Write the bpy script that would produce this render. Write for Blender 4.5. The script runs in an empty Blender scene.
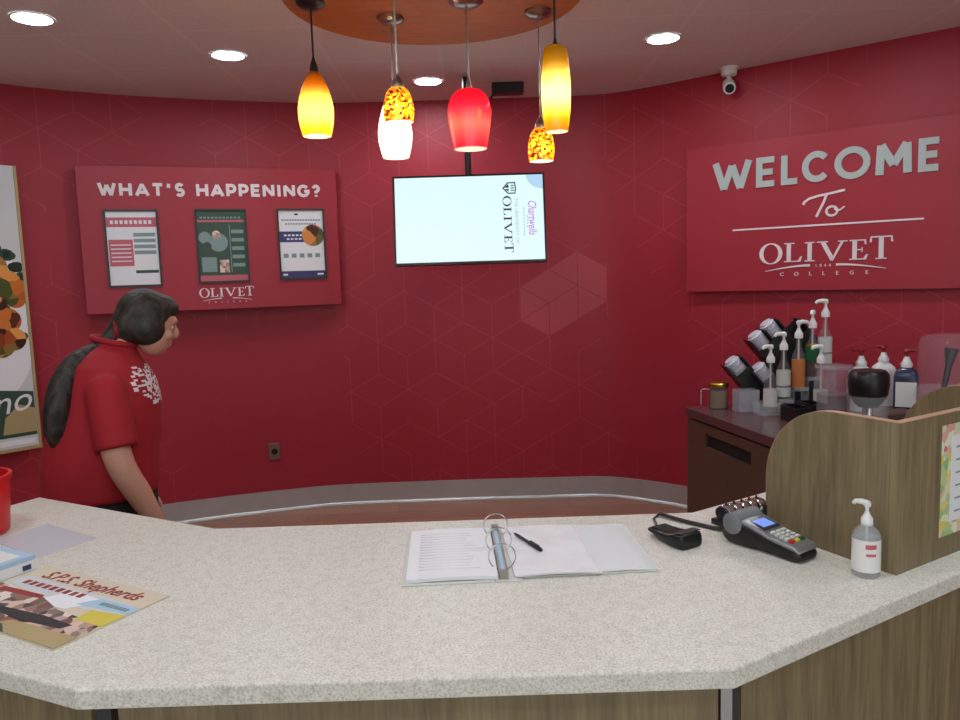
import bpy, bmesh, math, random
from mathutils import Matrix, Vector
random.seed(7)
C = bpy.context.scene.collection
scene = bpy.context.scene
PI = math.pi
def R(d): return math.radians(d)
def srgb(r, g, b):
    f = lambda c: (c/255/12.92) if c/255 <= .04045 else ((c/255+.055)/1.055)**2.4
    return (f(r), f(g), f(b), 1)

# ------------------------------------------------------------------ materials
def new_mat(name):
    m = bpy.data.materials.new(name); m.use_nodes = True
    nt = m.node_tree
    return m, nt, nt.nodes, nt.links, nt.nodes['Principled BSDF']
def mat(name, rgb, rough=.5, metal=0, var=0, vscale=30, bump=0, spec=.5, coat=0, emit=None, estr=0):
    m, nt, N, L, b = new_mat(name)
    c = srgb(*rgb)
    b.inputs['Base Color'].default_value = c
    b.inputs['Roughness'].default_value = rough
    b.inputs['Metallic'].default_value = metal
    b.inputs['Specular IOR Level'].default_value = spec
    b.inputs['Coat Weight'].default_value = coat
    if emit:
        b.inputs['Emission Color'].default_value = srgb(*emit); b.inputs['Emission Strength'].default_value = estr
    if var or bump:
        tc = N.new('ShaderNodeTexCoord'); no = N.new('ShaderNodeTexNoise')
        no.inputs['Scale'].default_value = vscale; no.inputs['Detail'].default_value = 4
        L.new(tc.outputs['Object'], no.inputs['Vector'])
        if var:
            rp = N.new('ShaderNodeValToRGB')
            rp.color_ramp.elements[0].position = .3; rp.color_ramp.elements[1].position = .7
            rp.color_ramp.elements[0].color = tuple(x*(1-var) for x in c[:3])+(1,)
            rp.color_ramp.elements[1].color = tuple(min(1, x*(1+var)) for x in c[:3])+(1,)
            L.new(no.outputs['Fac'], rp.inputs['Fac']); L.new(rp.outputs['Color'], b.inputs['Base Color'])
        if bump:
            bp = N.new('ShaderNodeBump'); bp.inputs['Strength'].default_value = bump; bp.inputs['Distance'].default_value = .005
            L.new(no.outputs['Fac'], bp.inputs['Height']); L.new(bp.outputs['Normal'], b.inputs['Normal'])
    return m
def clear_mat(name, rgb, alpha, rough=.08):
    m, nt, N, L, b = new_mat(name)
    b.inputs['Base Color'].default_value = srgb(*rgb); b.inputs['Roughness'].default_value = rough
    b.inputs['Alpha'].default_value = alpha
    return m
class X:  # little expression helper over math nodes
    def __init__(s, nt, sock): s.nt, s.s = nt, sock
    def op(s, o, b=None, c=None, rev=False):
        n = s.nt.nodes.new('ShaderNodeMath'); n.operation = o
        ins = [s, b] if not rev else [b, s]
        if c is not None: ins.append(c)
        for i, v in enumerate(ins):
            if v is None: continue
            if isinstance(v, X): s.nt.links.new(v.s, n.inputs[i])
            else: n.inputs[i].default_value = v
        return X(s.nt, n.outputs[0])
    def __add__(s, o): return s.op('ADD', o)
    def __sub__(s, o): return s.op('SUBTRACT', o)
    def __mul__(s, o): return s.op('MULTIPLY', o)
    def lt(s, o): return s.op('LESS_THAN', o)
    def gt(s, o): return s.op('GREATER_THAN', o)
    def fl(s): return s.op('FLOOR')
    def mod(s, o): return s.op('FLOORED_MODULO', o)
    def ab(s): return s.op('ABSOLUTE')
    def mx(s, o): return s.op('MAXIMUM', o)

def mat_wall():
    m, nt, N, L, b = new_mat('red_wallcovering')
    uv = N.new('ShaderNodeUVMap'); uv.uv_map = 'UVMap'
    sp = N.new('ShaderNodeSeparateXYZ'); L.new(uv.outputs['UV'], sp.inputs[0])
    a = .2335; h = a*math.sqrt(3)/2
    u = X(nt, sp.outputs[0]) - .496; v = X(nt, sp.outputs[1]) - 1.165
    noise = N.new('ShaderNodeTexNoise'); noise.inputs['Scale'].default_value = .62; noise.inputs['Detail'].default_value = 1
    mp = N.new('ShaderNodeMapping'); mp.inputs['Location'].default_value = (3.3, 1.7, 0)
    L.new(uv.outputs['UV'], mp.inputs['Vector']); L.new(mp.outputs[0], noise.inputs['Vector'])
    patch = X(nt, noise.outputs['Fac']).gt(.43)
    p0 = u*(1/h); p1 = u*(-.5/h) + v*(.866025/h); p2 = u*(.5/h) + v*(.866025/h)
    t0 = v*(1/a); t1 = u*(.866025/a) + v*(.5/a); t2 = u*(.866025/a) - v*(.5/a)
    total = None
    for fam, (p, t) in enumerate(((p0, t0), (p1, t1), (p2, t2))):
        row = (p + .5).fl()
        near = (p - row).ab().lt(.0032/h)
        if fam == 0: i = row; j = (t - i*.5).fl(); bad = 2; col = (i - j).mod(3)
        elif fam == 1: j = row; i = (t - j*.5).fl(); bad = 1; col = (i - j).mod(3)
        else: s = row; i = (t + s*.5).fl(); j = s - i; bad = 2; col = (i - j).mod(3)
        keep = (col - bad).ab().gt(.5)
        wn = N.new('ShaderNodeTexWhiteNoise'); wn.noise_dimensions = '3D'
        cb = N.new('ShaderNodeCombineXYZ'); L.new(i.s, cb.inputs[0]); L.new(j.s, cb.inputs[1]); cb.inputs[2].default_value = fam*7.3
        L.new(cb.outputs[0], wn.inputs['Vector'])
        rnd = X(nt, wn.outputs['Value'])
        vis = near*(keep*rnd.gt(.12)).mx(rnd.gt(.86))
        total = vis if total is None else total.mx(vis)
    total = total*patch
    # pale hexagon patch printed right of the television
    hexm = u.gt(-h)*u.lt(2*h)*(v + u*(.57735)).gt(0.0)*(v - u*.57735).gt(0.0)
    hexm = hexm*(v - u*.57735).lt(2.0*a)*(v + u*.57735).lt(3.0*a)
    mixh = N.new('ShaderNodeMix'); mixh.data_type = 'RGBA'
    mixh.inputs['A'].default_value = srgb(160, 34, 52); mixh.inputs['B'].default_value = srgb(174, 62, 74)
    L.new(hexm.s, mixh.inputs['Factor'])
    mixl = N.new('ShaderNodeMix'); mixl.data_type = 'RGBA'; mixl.inputs['B'].default_value = srgb(174, 62, 74)
    lc = N.new('ShaderNodeMix'); lc.data_type = 'RGBA'; lc.inputs['A'].default_value = srgb(176, 56, 72); lc.inputs['B'].default_value = srgb(146, 30, 46)
    L.new(hexm.s, lc.inputs['Factor']); L.new(lc.outputs['Result'], mixl.inputs['B'])
    L.new(mixh.outputs['Result'], mixl.inputs['A'])
    L.new((total*.8).s, mixl.inputs['Factor'])
    L.new(mixl.outputs['Result'], b.inputs['Base Color'])
    b.inputs['Roughness'].default_value = .5
    b.inputs['Specular IOR Level'].default_value = .45
    nb = N.new('ShaderNodeTexNoise'); nb.inputs['Scale'].default_value = 22; nb.inputs['Detail'].default_value = 5
    L.new(uv.outputs['UV'], nb.inputs['Vector'])
    bp = N.new('ShaderNodeBump'); bp.inputs['Strength'].default_value = .22; bp.inputs['Distance'].default_value = .006
    L.new(nb.outputs['Fac'], bp.inputs['Height']); L.new(bp.outputs['Normal'], b.inputs['Normal'])
    return m
def mat_ceiling():
    m, nt, N, L, b = new_mat('ceiling_tile')
    tc = N.new('ShaderNodeTexCoord'); sp = N.new('ShaderNodeSeparateXYZ'); L.new(tc.outputs['Object'], sp.inputs[0])
    gx = ((X(nt, sp.outputs[0]) + 1.385 + 6.1).mod(.61) - .305).ab().gt(.305-.011)
    gy = ((X(nt, sp.outputs[1]) - 4.37 + 12.2).mod(.61) - .305).ab().gt(.305-.011)
    no = N.new('ShaderNodeTexNoise'); no.inputs['Scale'].default_value = 60; L.new(tc.outputs['Object'], no.inputs['Vector'])
    rp = N.new('ShaderNodeValToRGB'); L.new(no.outputs['Fac'], rp.inputs['Fac'])
    rp.color_ramp.elements[0].position = .35; rp.color_ramp.elements[1].position = .65
    rp.color_ramp.elements[0].color = srgb(222, 214, 212); rp.color_ramp.elements[1].color = srgb(230, 222, 220)
    mx = N.new('ShaderNodeMix'); mx.data_type = 'RGBA'
    L.new(gx.mx(gy).s, mx.inputs['Factor']); L.new(rp.outputs['Color'], mx.inputs['A']); mx.inputs['B'].default_value = srgb(232, 225, 223)
    L.new(mx.outputs['Result'], b.inputs['Base Color']); b.inputs['Roughness'].default_value = .8
    return m
def mat_counter():
    m, nt, N, L, b = new_mat('speckled_solid_surface')
    tc = N.new('ShaderNodeTexCoord')
    n1 = N.new('ShaderNodeTexNoise'); n1.inputs['Scale'].default_value = 230; n1.inputs['Detail'].default_value = 3
    n2 = N.new('ShaderNodeTexNoise'); n2.inputs['Scale'].default_value = 45; n2.inputs['Detail'].default_value = 3
    for n in (n1, n2): L.new(tc.outputs['Object'], n.inputs['Vector'])
    rp = N.new('ShaderNodeValToRGB'); e = rp.color_ramp.elements
    e[0].position = .34; e[0].color = srgb(192, 188, 174); e[1].position = .6; e[1].color = srgb(228, 226, 217)
    k = e.new(.46); k.color = srgb(214, 211, 200)
    L.new(n1.outputs['Fac'], rp.inputs['Fac'])
    mx = N.new('ShaderNodeMix'); mx.data_type = 'RGBA'; mx.blend_type = 'MULTIPLY'; mx.inputs['Factor'].default_value = .5
    rp2 = N.new('ShaderNodeValToRGB'); rp2.color_ramp.elements[0].color = (.8, .79, .76, 1); rp2.color_ramp.elements[0].position = .35
    rp2.color_ramp.elements[1].position = .55
    L.new(n2.outputs['Fac'], rp2.inputs['Fac'])
    L.new(rp.outputs['Color'], mx.inputs['A']); L.new(rp2.outputs['Color'], mx.inputs['B'])
    L.new(mx.outputs['Result'], b.inputs['Base Color']); b.inputs['Roughness'].default_value = .36
    b.inputs['Specular IOR Level'].default_value = .3
    return m
def mat_wood(name, dark, light, stretch=(9, 9, .7), rough=.5):
    m, nt, N, L, b = new_mat(name)
    tc = N.new('ShaderNodeTexCoord'); mp = N.new('ShaderNodeMapping'); mp.inputs['Scale'].default_value = stretch
    L.new(tc.outputs['Object'], mp.inputs['Vector'])
    n1 = N.new('ShaderNodeTexNoise'); n1.inputs['Scale'].default_value = 3; n1.inputs['Detail'].default_value = 8; n1.inputs['Roughness'].default_value = .65
    n1.inputs['Distortion'].default_value = .6
    n2 = N.new('ShaderNodeTexNoise'); n2.inputs['Scale'].default_value = 14; n2.inputs['Detail'].default_value = 4
    for n in (n1, n2): L.new(mp.outputs[0], n.inputs['Vector'])
    s = X(nt, n1.outputs['Fac'])*.7 + X(nt, n2.outputs['Fac'])*.3
    rp = N.new('ShaderNodeValToRGB'); rp.color_ramp.elements[0].position = .36; rp.color_ramp.elements[1].position = .62
    rp.color_ramp.elements[0].color = srgb(*dark); rp.color_ramp.elements[1].color = srgb(*light)
    L.new(s.s, rp.inputs['Fac']); L.new(rp.outputs['Color'], b.inputs['Base Color']); b.inputs['Roughness'].default_value = rough
    return m
def mat_floor():
    m, nt, N, L, b = new_mat('floor_planks')
    tc = N.new('ShaderNodeTexCoord'); br = N.new('ShaderNodeTexBrick')
    br.inputs['Scale'].default_value = 1; br.inputs['Brick Width'].default_value = 1.2; br.inputs['Row Height'].default_value = .15
    br.inputs['Mortar Size'].default_value = .0015
    br.inputs['Color1'].default_value = srgb(172, 116, 92); br.inputs['Color2'].default_value = srgb(150, 98, 78); br.inputs['Mortar'].default_value = srgb(70, 42, 34)
    L.new(tc.outputs['Object'], br.inputs['Vector'])
    mp = N.new('ShaderNodeMapping'); mp.inputs['Scale'].default_value = (1.5, 22, 1); L.new(tc.outputs['Object'], mp.inputs['Vector'])
    no = N.new('ShaderNodeTexNoise'); no.inputs['Scale'].default_value = 3; no.inputs['Detail'].default_value = 5; L.new(mp.outputs[0], no.inputs['Vector'])
    mx = N.new('ShaderNodeMix'); mx.data_type = 'RGBA'; mx.blend_type = 'OVERLAY'; mx.inputs['Factor'].default_value = .5
    L.new(br.outputs['Color'], mx.inputs['A']); L.new(no.outputs['Fac'], mx.inputs['B'])
    L.new(mx.outputs['Result'], b.inputs['Base Color']); b.inputs['Roughness'].default_value = .3
    return m
def mat_blobs(name, cols, scale, rough=.4):
    """printed photograph of food or people: irregular cells of flat ink colours"""
    m, nt, N, L, b = new_mat(name)
    tc = N.new('ShaderNodeTexCoord'); no = N.new('ShaderNodeTexNoise'); no.inputs['Scale'].default_value = scale*.8
    L.new(tc.outputs['Object'], no.inputs['Vector'])
    va = N.new('ShaderNodeVectorMath'); va.operation = 'SCALE'; va.inputs['Scale'].default_value = .6/scale
    L.new(no.outputs['Color'], va.inputs[0])
    ad = N.new('ShaderNodeVectorMath'); L.new(tc.outputs['Object'], ad.inputs[0]); L.new(va.outputs[0], ad.inputs[1])
    vo = N.new('ShaderNodeTexVoronoi'); vo.inputs['Scale'].default_value = scale; L.new(ad.outputs[0], vo.inputs['Vector'])
    sp = N.new('ShaderNodeSeparateColor'); L.new(vo.outputs['Color'], sp.inputs[0])
    rp = N.new('ShaderNodeValToRGB'); rp.color_ramp.interpolation = 'LINEAR'
    e = rp.color_ramp.elements
    e[0].color = srgb(*cols[0]); e[1].color = srgb(*cols[-1]); e[0].position = .1; e[1].position = .9
    for k, c in enumerate(cols[1:-1]): q = e.new(.1+.8*(k+1)/(len(cols)-1)); q.color = srgb(*c)
    L.new(sp.outputs[0], rp.inputs['Fac']); L.new(rp.outputs['Color'], b.inputs['Base Color']); b.inputs['Roughness'].default_value = rough
    return m
def mat_shade(name, build):
    """lit blown glass: translucent with a thin gloss; the bulb inside lights it"""
    m, nt, N, L, b = new_mat(name); N.remove(b)
    out = N['Material Output']
    col = build(nt, N, L)
    tr = N.new('ShaderNodeBsdfTranslucent'); di = N.new('ShaderNodeBsdfDiffuse'); gl = N.new('ShaderNodeBsdfGlossy'); gl.inputs['Roughness'].default_value = .08
    for s in (tr, di):
        if isinstance(col, tuple): s.inputs['Color'].default_value = col
        else: L.new(col, s.inputs['Color'])
    m1 = N.new('ShaderNodeMixShader'); m1.inputs[0].default_value = .3; L.new(tr.outputs[0], m1.inputs[1]); L.new(di.outputs[0], m1.inputs[2])
    m2 = N.new('ShaderNodeMixShader'); m2.inputs[0].default_value = .06; L.new(m1.outputs[0], m2.inputs[1]); L.new(gl.outputs[0], m2.inputs[2])
    L.new(m2.outputs[0], out.inputs['Surface'])
    return m
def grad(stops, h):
    # bulb's hot middle and its falloff painted into the glass colour: stops = (height below top, colour)
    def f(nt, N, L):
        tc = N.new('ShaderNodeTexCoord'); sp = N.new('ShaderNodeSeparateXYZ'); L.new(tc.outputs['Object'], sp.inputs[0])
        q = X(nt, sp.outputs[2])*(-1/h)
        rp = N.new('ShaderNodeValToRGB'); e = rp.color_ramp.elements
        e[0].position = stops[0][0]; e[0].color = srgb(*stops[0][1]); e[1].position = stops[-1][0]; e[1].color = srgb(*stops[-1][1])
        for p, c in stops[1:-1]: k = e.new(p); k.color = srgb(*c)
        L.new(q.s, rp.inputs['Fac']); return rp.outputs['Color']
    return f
def flat(c): return lambda nt, N, L: srgb(*c)
def mottle(nt, N, L):
    tc = N.new('ShaderNodeTexCoord'); vo = N.new('ShaderNodeTexVoronoi'); vo.inputs['Scale'].default_value = 105
    no = N.new('ShaderNodeTexNoise'); no.inputs['Scale'].default_value = 40; L.new(tc.outputs['Object'], no.inputs['Vector'])
    L.new(tc.outputs['Object'], vo.inputs['Vector'])
    sp = N.new('ShaderNodeSeparateColor'); L.new(vo.outputs['Color'], sp.inputs[0])
    rp = N.new('ShaderNodeValToRGB'); e = rp.color_ramp.elements; rp.color_ramp.interpolation = 'CONSTANT'
    e[0].color = srgb(84, 26, 8); e[1].color = srgb(250, 180, 40); e[1].position = .72
    k = e.new(.28); k.color = srgb(190, 92, 12); k = e.new(.5); k.color = srgb(226, 132, 18)
    L.new(sp.outputs[0], rp.inputs['Fac']); return rp.outputs['Color']

M = dict(
    wall=mat_wall(), ceiling=mat_ceiling(), counter=mat_counter(), floor=mat_floor(),
    wood=mat_wood('oak_laminate', (104, 90, 62), (142, 126, 94)),
    disc_wood=mat_wood('orange_stained_wood', (164, 92, 22), (190, 114, 36), (2, 14, 2)),
    edge=mat('laminate_edge_band', (176, 140, 110), .5),
    sign_red=mat('sign_red', (162, 36, 53), .45, var=.03, vscale=6),
    white=mat('white_plastic', (232, 232, 230), .4), offwhite=mat('offwhite', (210, 212, 206), .5),
    letter=mat('grey_green_letters', (180, 192, 188), .5), letter_white=mat('white_letters', (236, 226, 228), .5),
    steel=mat('brushed_steel', (176, 176, 176), .28, 1, var=.08, vscale=14), chrome=mat('chrome', (225, 225, 225), .08, 1),
    nickel=mat('satin_nickel', (170, 160, 150), .3, 1), gold=mat('brass_lid', (196, 158, 66), .3, 1),
    black=mat('black_plastic', (18, 18, 20), .35), black_matte=mat('black_matte', (14, 14, 15), .7), charcoal=mat('charcoal_plastic', (44, 46, 48), .4),
    brown=mat('dark_brown_laminate', (88, 64, 50), .5, var=.1, vscale=5), worktop=mat('plum_brown_worktop', (92, 66, 66), .22),
    silver=mat('silver_plastic', (150, 152, 156), .35, .6), grey=mat('grey_plastic', (120, 122, 126), .5),
    lens=mat('lamp_lens', (255, 255, 255), .5, emit=(240, 248, 255), estr=90),
    bulb=mat('bulb_glow', (255, 255, 255), .5, emit=(255, 244, 220), estr=12),
    tv=mat('screen_glow', (10, 10, 10), .3, emit=(222, 248, 250), estr=.82),
    tv_text=mat('screen_dark_text', (10, 10, 10), .3, emit=(40, 46, 70), estr=.82),
    tv_grey=mat('screen_grey_text', (10, 10, 10), .3, emit=(168, 190, 200), estr=.82),
    tv_pink=mat('screen_pink_text', (10, 10, 10), .3, emit=(196, 130, 214), estr=.82),
    tv_blue=mat('screen_blue_curve', (10, 10, 10), .3, emit=(176, 212, 240), estr=.82),
    lcd=mat('lcd_glow', (10, 10, 10), .3, emit=(120, 150, 235), estr=.9),
    paper=mat('paper', (232, 233, 236), .6), paper_mark=mat('paper_faint_print', (224, 225, 229), .6), page_pink=mat('page_pinkish_print', (229, 227, 229), .6, var=.06, vscale=16),
    cream=mat('cream_paper', (214, 202, 178), .45), sky=mat('pale_blue_ink', (168, 200, 224), .5), yellow=mat('yellow_ink', (214, 196, 70), .5),
    ink=mat('dark_ink', (44, 40, 42), .6), ink_red=mat('maroon_ink', (150, 48, 44), .6), ink_green=mat('dark_green_ink', (52, 78, 62), .5), ink_navy=mat('navy_ink', (58, 62, 112), .5),
    ink_pink=mat('rose_ink', (196, 96, 110), .5), ink_grey=mat('grey_green_ink', (128, 152, 150), .5), ink_pale=mat('pale_ink', (206, 208, 210), .5),
    food=mat_blobs('food_print', [(60, 22, 10), (150, 60, 20), (206, 112, 40), (232, 160, 80), (70, 80, 24)], 14),
    people=mat_blobs('photo_print', [(40, 30, 28), (206, 160, 140), (236, 226, 220), (150, 84, 60), (70, 60, 60), (220, 190, 170)], 42),
    floral=mat_blobs('floral_print', [(226, 232, 206), (150, 190, 120), (226, 232, 206), (222, 110, 120), (226, 232, 206), (222, 204, 90)], 45),
    red_cup=mat('red_cup', (206, 26, 34), .35),
    skin=mat('skin', (196, 146, 124), .55, var=.06, vscale=12), shirt=mat('red_shirt', (158, 20, 34), .8, var=.08, vscale=9, bump=.2),
    pants=mat('black_trousers', (20, 18, 20), .85), hair=mat('dark_brown_hair', (33, 27, 20), .6, var=.45, vscale=18, bump=.7), eye=mat('eye_white', (230, 226, 220), .3), iris=mat('iris', (60, 40, 26), .3),
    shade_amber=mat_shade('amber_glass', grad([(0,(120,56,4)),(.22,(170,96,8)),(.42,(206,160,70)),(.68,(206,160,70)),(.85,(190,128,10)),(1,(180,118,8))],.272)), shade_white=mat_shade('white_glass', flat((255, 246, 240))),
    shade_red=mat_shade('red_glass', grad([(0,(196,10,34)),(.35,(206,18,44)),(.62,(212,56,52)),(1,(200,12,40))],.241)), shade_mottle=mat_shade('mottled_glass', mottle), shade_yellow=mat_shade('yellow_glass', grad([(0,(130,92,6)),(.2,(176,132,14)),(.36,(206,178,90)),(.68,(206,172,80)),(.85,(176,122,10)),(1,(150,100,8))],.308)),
    clear=clear_mat('clear_acrylic', (226, 230, 236), .2), clear2=clear_mat('cloudy_acrylic', (190, 190, 200), .38, .15), sleeve=clear_mat('plastic_sleeve', (238, 236, 246), .6, .45),
    pocket=clear_mat('pocket_film',(248,250,250),.3,.4), crystal=clear_mat('crystal_acrylic',(214,206,214),.1,.03),
    gel=clear_mat('clear_gel', (206, 214, 220), .3, .1), smoke=clear_mat('smoky_acrylic', (126, 122, 128), .42, .1), blue_syrup=mat('dark_blue_syrup', (52, 58, 84), .2),
    amber_syrup=mat('amber_syrup', (206, 116, 8), .2), green=mat('green_label', (22, 96, 52), .5), cloud=mat('frosted_lid', (206, 204, 214), .35),
    tan=mat('tan_label', (176, 156, 110), .5), kraft=mat('brown_paper_tray', (84, 60, 48), .7), red_pump=mat('dark_red_pump', (140, 24, 36), .35),
)

def mat_hair():
    m, nt, N, L, b = new_mat('dark_hair_strands')
    tc = N.new('ShaderNodeTexCoord'); mp = N.new('ShaderNodeMapping'); mp.inputs['Scale'].default_value = (16, 50, 10)
    L.new(tc.outputs['Object'], mp.inputs['Vector']); no = N.new('ShaderNodeTexNoise'); no.inputs['Scale'].default_value = 1.6; no.inputs['Detail'].default_value = 5; no.inputs['Distortion'].default_value = .4
    L.new(mp.outputs[0], no.inputs['Vector']); rp = N.new('ShaderNodeValToRGB'); e = rp.color_ramp.elements
    e[0].position = .36; e[0].color = srgb(22, 18, 14); e[1].position = .68; e[1].color = srgb(62, 55, 46); L.new(no.outputs['Fac'], rp.inputs['Fac'])
    L.new(rp.outputs['Color'], b.inputs['Base Color']); b.inputs['Roughness'].default_value = .55
    bp = N.new('ShaderNodeBump'); bp.inputs['Strength'].default_value = .9; bp.inputs['Distance'].default_value = .006
    L.new(no.outputs['Fac'], bp.inputs['Height']); L.new(bp.outputs['Normal'], b.inputs['Normal']); return m
M['hair'] = mat_hair()
# ------------------------------------------------------------------ mesh builder
class MB:
    def __init__(s): s.k = 0; s.v = []; s.f = []; s.m = []; s.M = Matrix.Identity(4); s.mi = 0
    def add(s, vs, fs):
        o = len(s.v); s.v += [s.M @ Vector(p) for p in vs]
        for f in fs: s.f.append([i+o for i in f]); s.m.append(s.mi)
        return s
    def box(s, x0, x1, y0, y1, z0, z1):
        return s.add([(x0,y0,z0),(x1,y0,z0),(x1,y1,z0),(x0,y1,z0),(x0,y0,z1),(x1,y0,z1),(x1,y1,z1),(x0,y1,z1)],
                     [(3,2,1,0),(4,5,6,7),(0,1,5,4),(1,2,6,5),(2,3,7,6),(3,0,4,7)])
    def prism(s, poly, z0, z1):
        if sum(poly[i][0]*poly[(i+1) % len(poly)][1]-poly[(i+1) % len(poly)][0]*poly[i][1] for i in range(len(poly))) < 0: poly = poly[::-1]
        n = len(poly)
        return s.add([(x,y,z0) for x,y in poly]+[(x,y,z1) for x,y in poly],
                     [tuple(range(n))[::-1], tuple(range(n,2*n))]+[(i,(i+1)%n,n+(i+1)%n,n+i) for i in range(n)])
    def ring(s, outer, inner, z0, z1):
        n = len(outer)
        vs = [(x,y,z) for z in (z0,z1) for lp in (outer,inner) for x,y in lp]; fs = []
        for i in range(n):
            j = (i+1)%n
            fs += [(2*n+i,2*n+j,3*n+j,3*n+i),(j,i,n+i,n+j),(i,j,2*n+j,2*n+i),(n+j,n+i,3*n+i,3*n+j)]
        return s.add(vs, fs)
    def lathe(s, prof, seg=28, cap0=True, cap1=True):
        vs = []; fs = []; n = len(prof)
        for r, z in prof:
            for k in range(seg): a = 2*PI*k/seg; vs.append((r*math.cos(a), r*math.sin(a), z))
        for i in range(n-1):
            for k in range(seg):
                l = (k+1)%seg; fs.append((i*seg+k, i*seg+l, (i+1)*seg+l, (i+1)*seg+k))
        if cap0: fs.append(tuple(range(seg))[::-1])
        if cap1: fs.append(tuple(range((n-1)*seg, n*seg)))
        return s.add(vs, fs)
    def loft(s, rings, closed=True):
        vs = []; fs = []; seg = len(rings[0]); n = len(rings)
        for r in rings: vs += [tuple(p) for p in r]
        for i in range(n-1):
            for k in range(seg):
                l = (k+1)%seg; fs.append((i*seg+k, i*seg+l, (i+1)*seg+l, (i+1)*seg+k))
        if closed: fs += [tuple(range(seg))[::-1], tuple(range((n-1)*seg, n*seg))]
        return s.add(vs, fs)
    def tube(s, pts, rad, seg=8, loop=False, sq=1.0):
        P = [Vector(p) for p in pts]; n = len(P)
        rr = rad if isinstance(rad, (list, tuple)) else [rad]*n
        up = None; rings = []
        for i in range(n):
            a = P[(i-1)%n] if (loop or i > 0) else P[i]; b = P[(i+1)%n] if (loop or i < n-1) else P[i]
            t = (b-a).normalized()
            if up is None:
                up = Vector((0,0,1)) if abs(t.z) < .9 else Vector((0,1,0))
            sd = t.cross(up).normalized(); up = sd.cross(t).normalized()
            rings.append([P[i]+sd*rr[i]*math.cos(2*PI*k/seg)+up*rr[i]*sq*math.sin(2*PI*k/seg) for k in range(seg)])
        if loop:
            rings.append(rings[0]); return s.loft(rings, False)
        return s.loft(rings)
    def limb(s, pts, rad, seg=14, sub=4):
        """rounded tapering limb through joints"""
        P = [Vector(p) for p in pts]; path = []; rr = []
        for i in range(len(P)-1):
            p0 = P[max(i-1,0)]; p1 = P[i]; p2 = P[i+1]; p3 = P[min(i+2,len(P)-1)]
            for k in range(sub):
                t = k/sub
                path.append(.5*((2*p1)+(p2-p0)*t+(2*p0-5*p1+4*p2-p3)*t*t+(3*p1-p0-3*p2+p3)*t**3)); rr.append(rad[i]*(1-t)+rad[i+1]*t)
        path.append(P[-1]); rr.append(rad[-1])
        d0 = (path[0]-path[1]).normalized(); d1 = (path[-1]-path[-2]).normalized()
        pre = [(path[0]+d0*rr[0]*q, rr[0]*math.sqrt(max(1-q*q,.02))) for q in (.97,.8,.5)]
        post = [(path[-1]+d1*rr[-1]*q, rr[-1]*math.sqrt(max(1-q*q,.02))) for q in (.5,.8,.97)]
        A = pre+list(zip(path,rr))+post
        return s.tube([a for a,_ in A],[b for _,b in A],seg)
    def ell(s, c, r, rot=None, nu=20, nv=12):
        vs = []; fs = []
        Rm = rot or Matrix.Identity(3); c = Vector(c)
        for i in range(1,nv):
            th = PI*i/nv
            for k in range(nu):
                ph = 2*PI*k/nu
                vs.append(tuple(c+Rm@Vector((r[0]*math.sin(th)*math.cos(ph), r[1]*math.sin(th)*math.sin(ph), -r[2]*math.cos(th)))))
        for i in range(nv-2):
            for k in range(nu):
                l = (k+1)%nu; fs.append((i*nu+k, i*nu+l, (i+1)*nu+l, (i+1)*nu+k))
        b = len(vs); vs += [tuple(c+Rm@Vector((0,0,-r[2]))), tuple(c+Rm@Vector((0,0,r[2])))]
        for k in range(nu):
            l = (k+1)%nu; fs += [(b,l,k),(b+1,(nv-2)*nu+k,(nv-2)*nu+l)]
        return s.add(vs, fs)
    def stroke(s, pts, w, z0, z1):
        """thick mitred polyline as a prism in the local xy plane"""
        P = [Vector((p[0],p[1])) for p in pts]; n = len(P); W = w if isinstance(w,(list,tuple)) else [w]*n
        D = [(P[i+1]-P[i]).normalized() for i in range(n-1)]; nv = [Vector((-d.y,d.x)) for d in D]
        def corner(i, seg):      # offset at point i as seen from segment seg; sharp joints keep the segment's own square end
            a, c = (nv[i-1] if i > 0 else nv[seg]), (nv[i] if i < n-1 else nv[seg])
            m = a+c
            if m.length < 1e-6: return nv[seg]*W[i]/2
            m.normalize(); q = m.dot(a)
            return nv[seg]*W[i]/2 if q < .6 else m*(W[i]/2/q)
        for i in range(n-1):
            o0, o1 = corner(i,i), corner(i+1,i)
            if i == 0 or (nv[i-1]+nv[i]).normalized().dot(nv[i]) < .6: s.k += 1
            s.prism([tuple(P[i]-o0),tuple(P[i+1]-o1),tuple(P[i+1]+o1),tuple(P[i]+o0)], z0, z1+(s.k%3)*.0007)
        return s
    def text(s, string, size, x, y, z, depth=.0006, align='LEFT', shear=0, rot=0, sx=1, spacing=1, bold=0):
        cu = bpy.data.curves.new('t','FONT'); cu.body = string; cu.size = size; cu.align_x = align; cu.shear = shear; cu.extrude = depth/2; cu.space_character = spacing; cu.offset = bold; cu.resolution_u = 3
        ob = bpy.data.objects.new('t',cu); C.objects.link(ob); dg = bpy.context.evaluated_depsgraph_get()
        me = bpy.data.meshes.new_from_object(ob.evaluated_get(dg))
        T = Matrix.Translation((x,y,z)) @ Matrix.Rotation(rot,4,'Z') @ Matrix.Diagonal((sx,1,1,1))
        s.add([T@v.co for v in me.vertices],[tuple(p.vertices) for p in me.polygons])
        bpy.data.objects.remove(ob); bpy.data.curves.remove(cu); bpy.data.meshes.remove(me)
        return s
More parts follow.
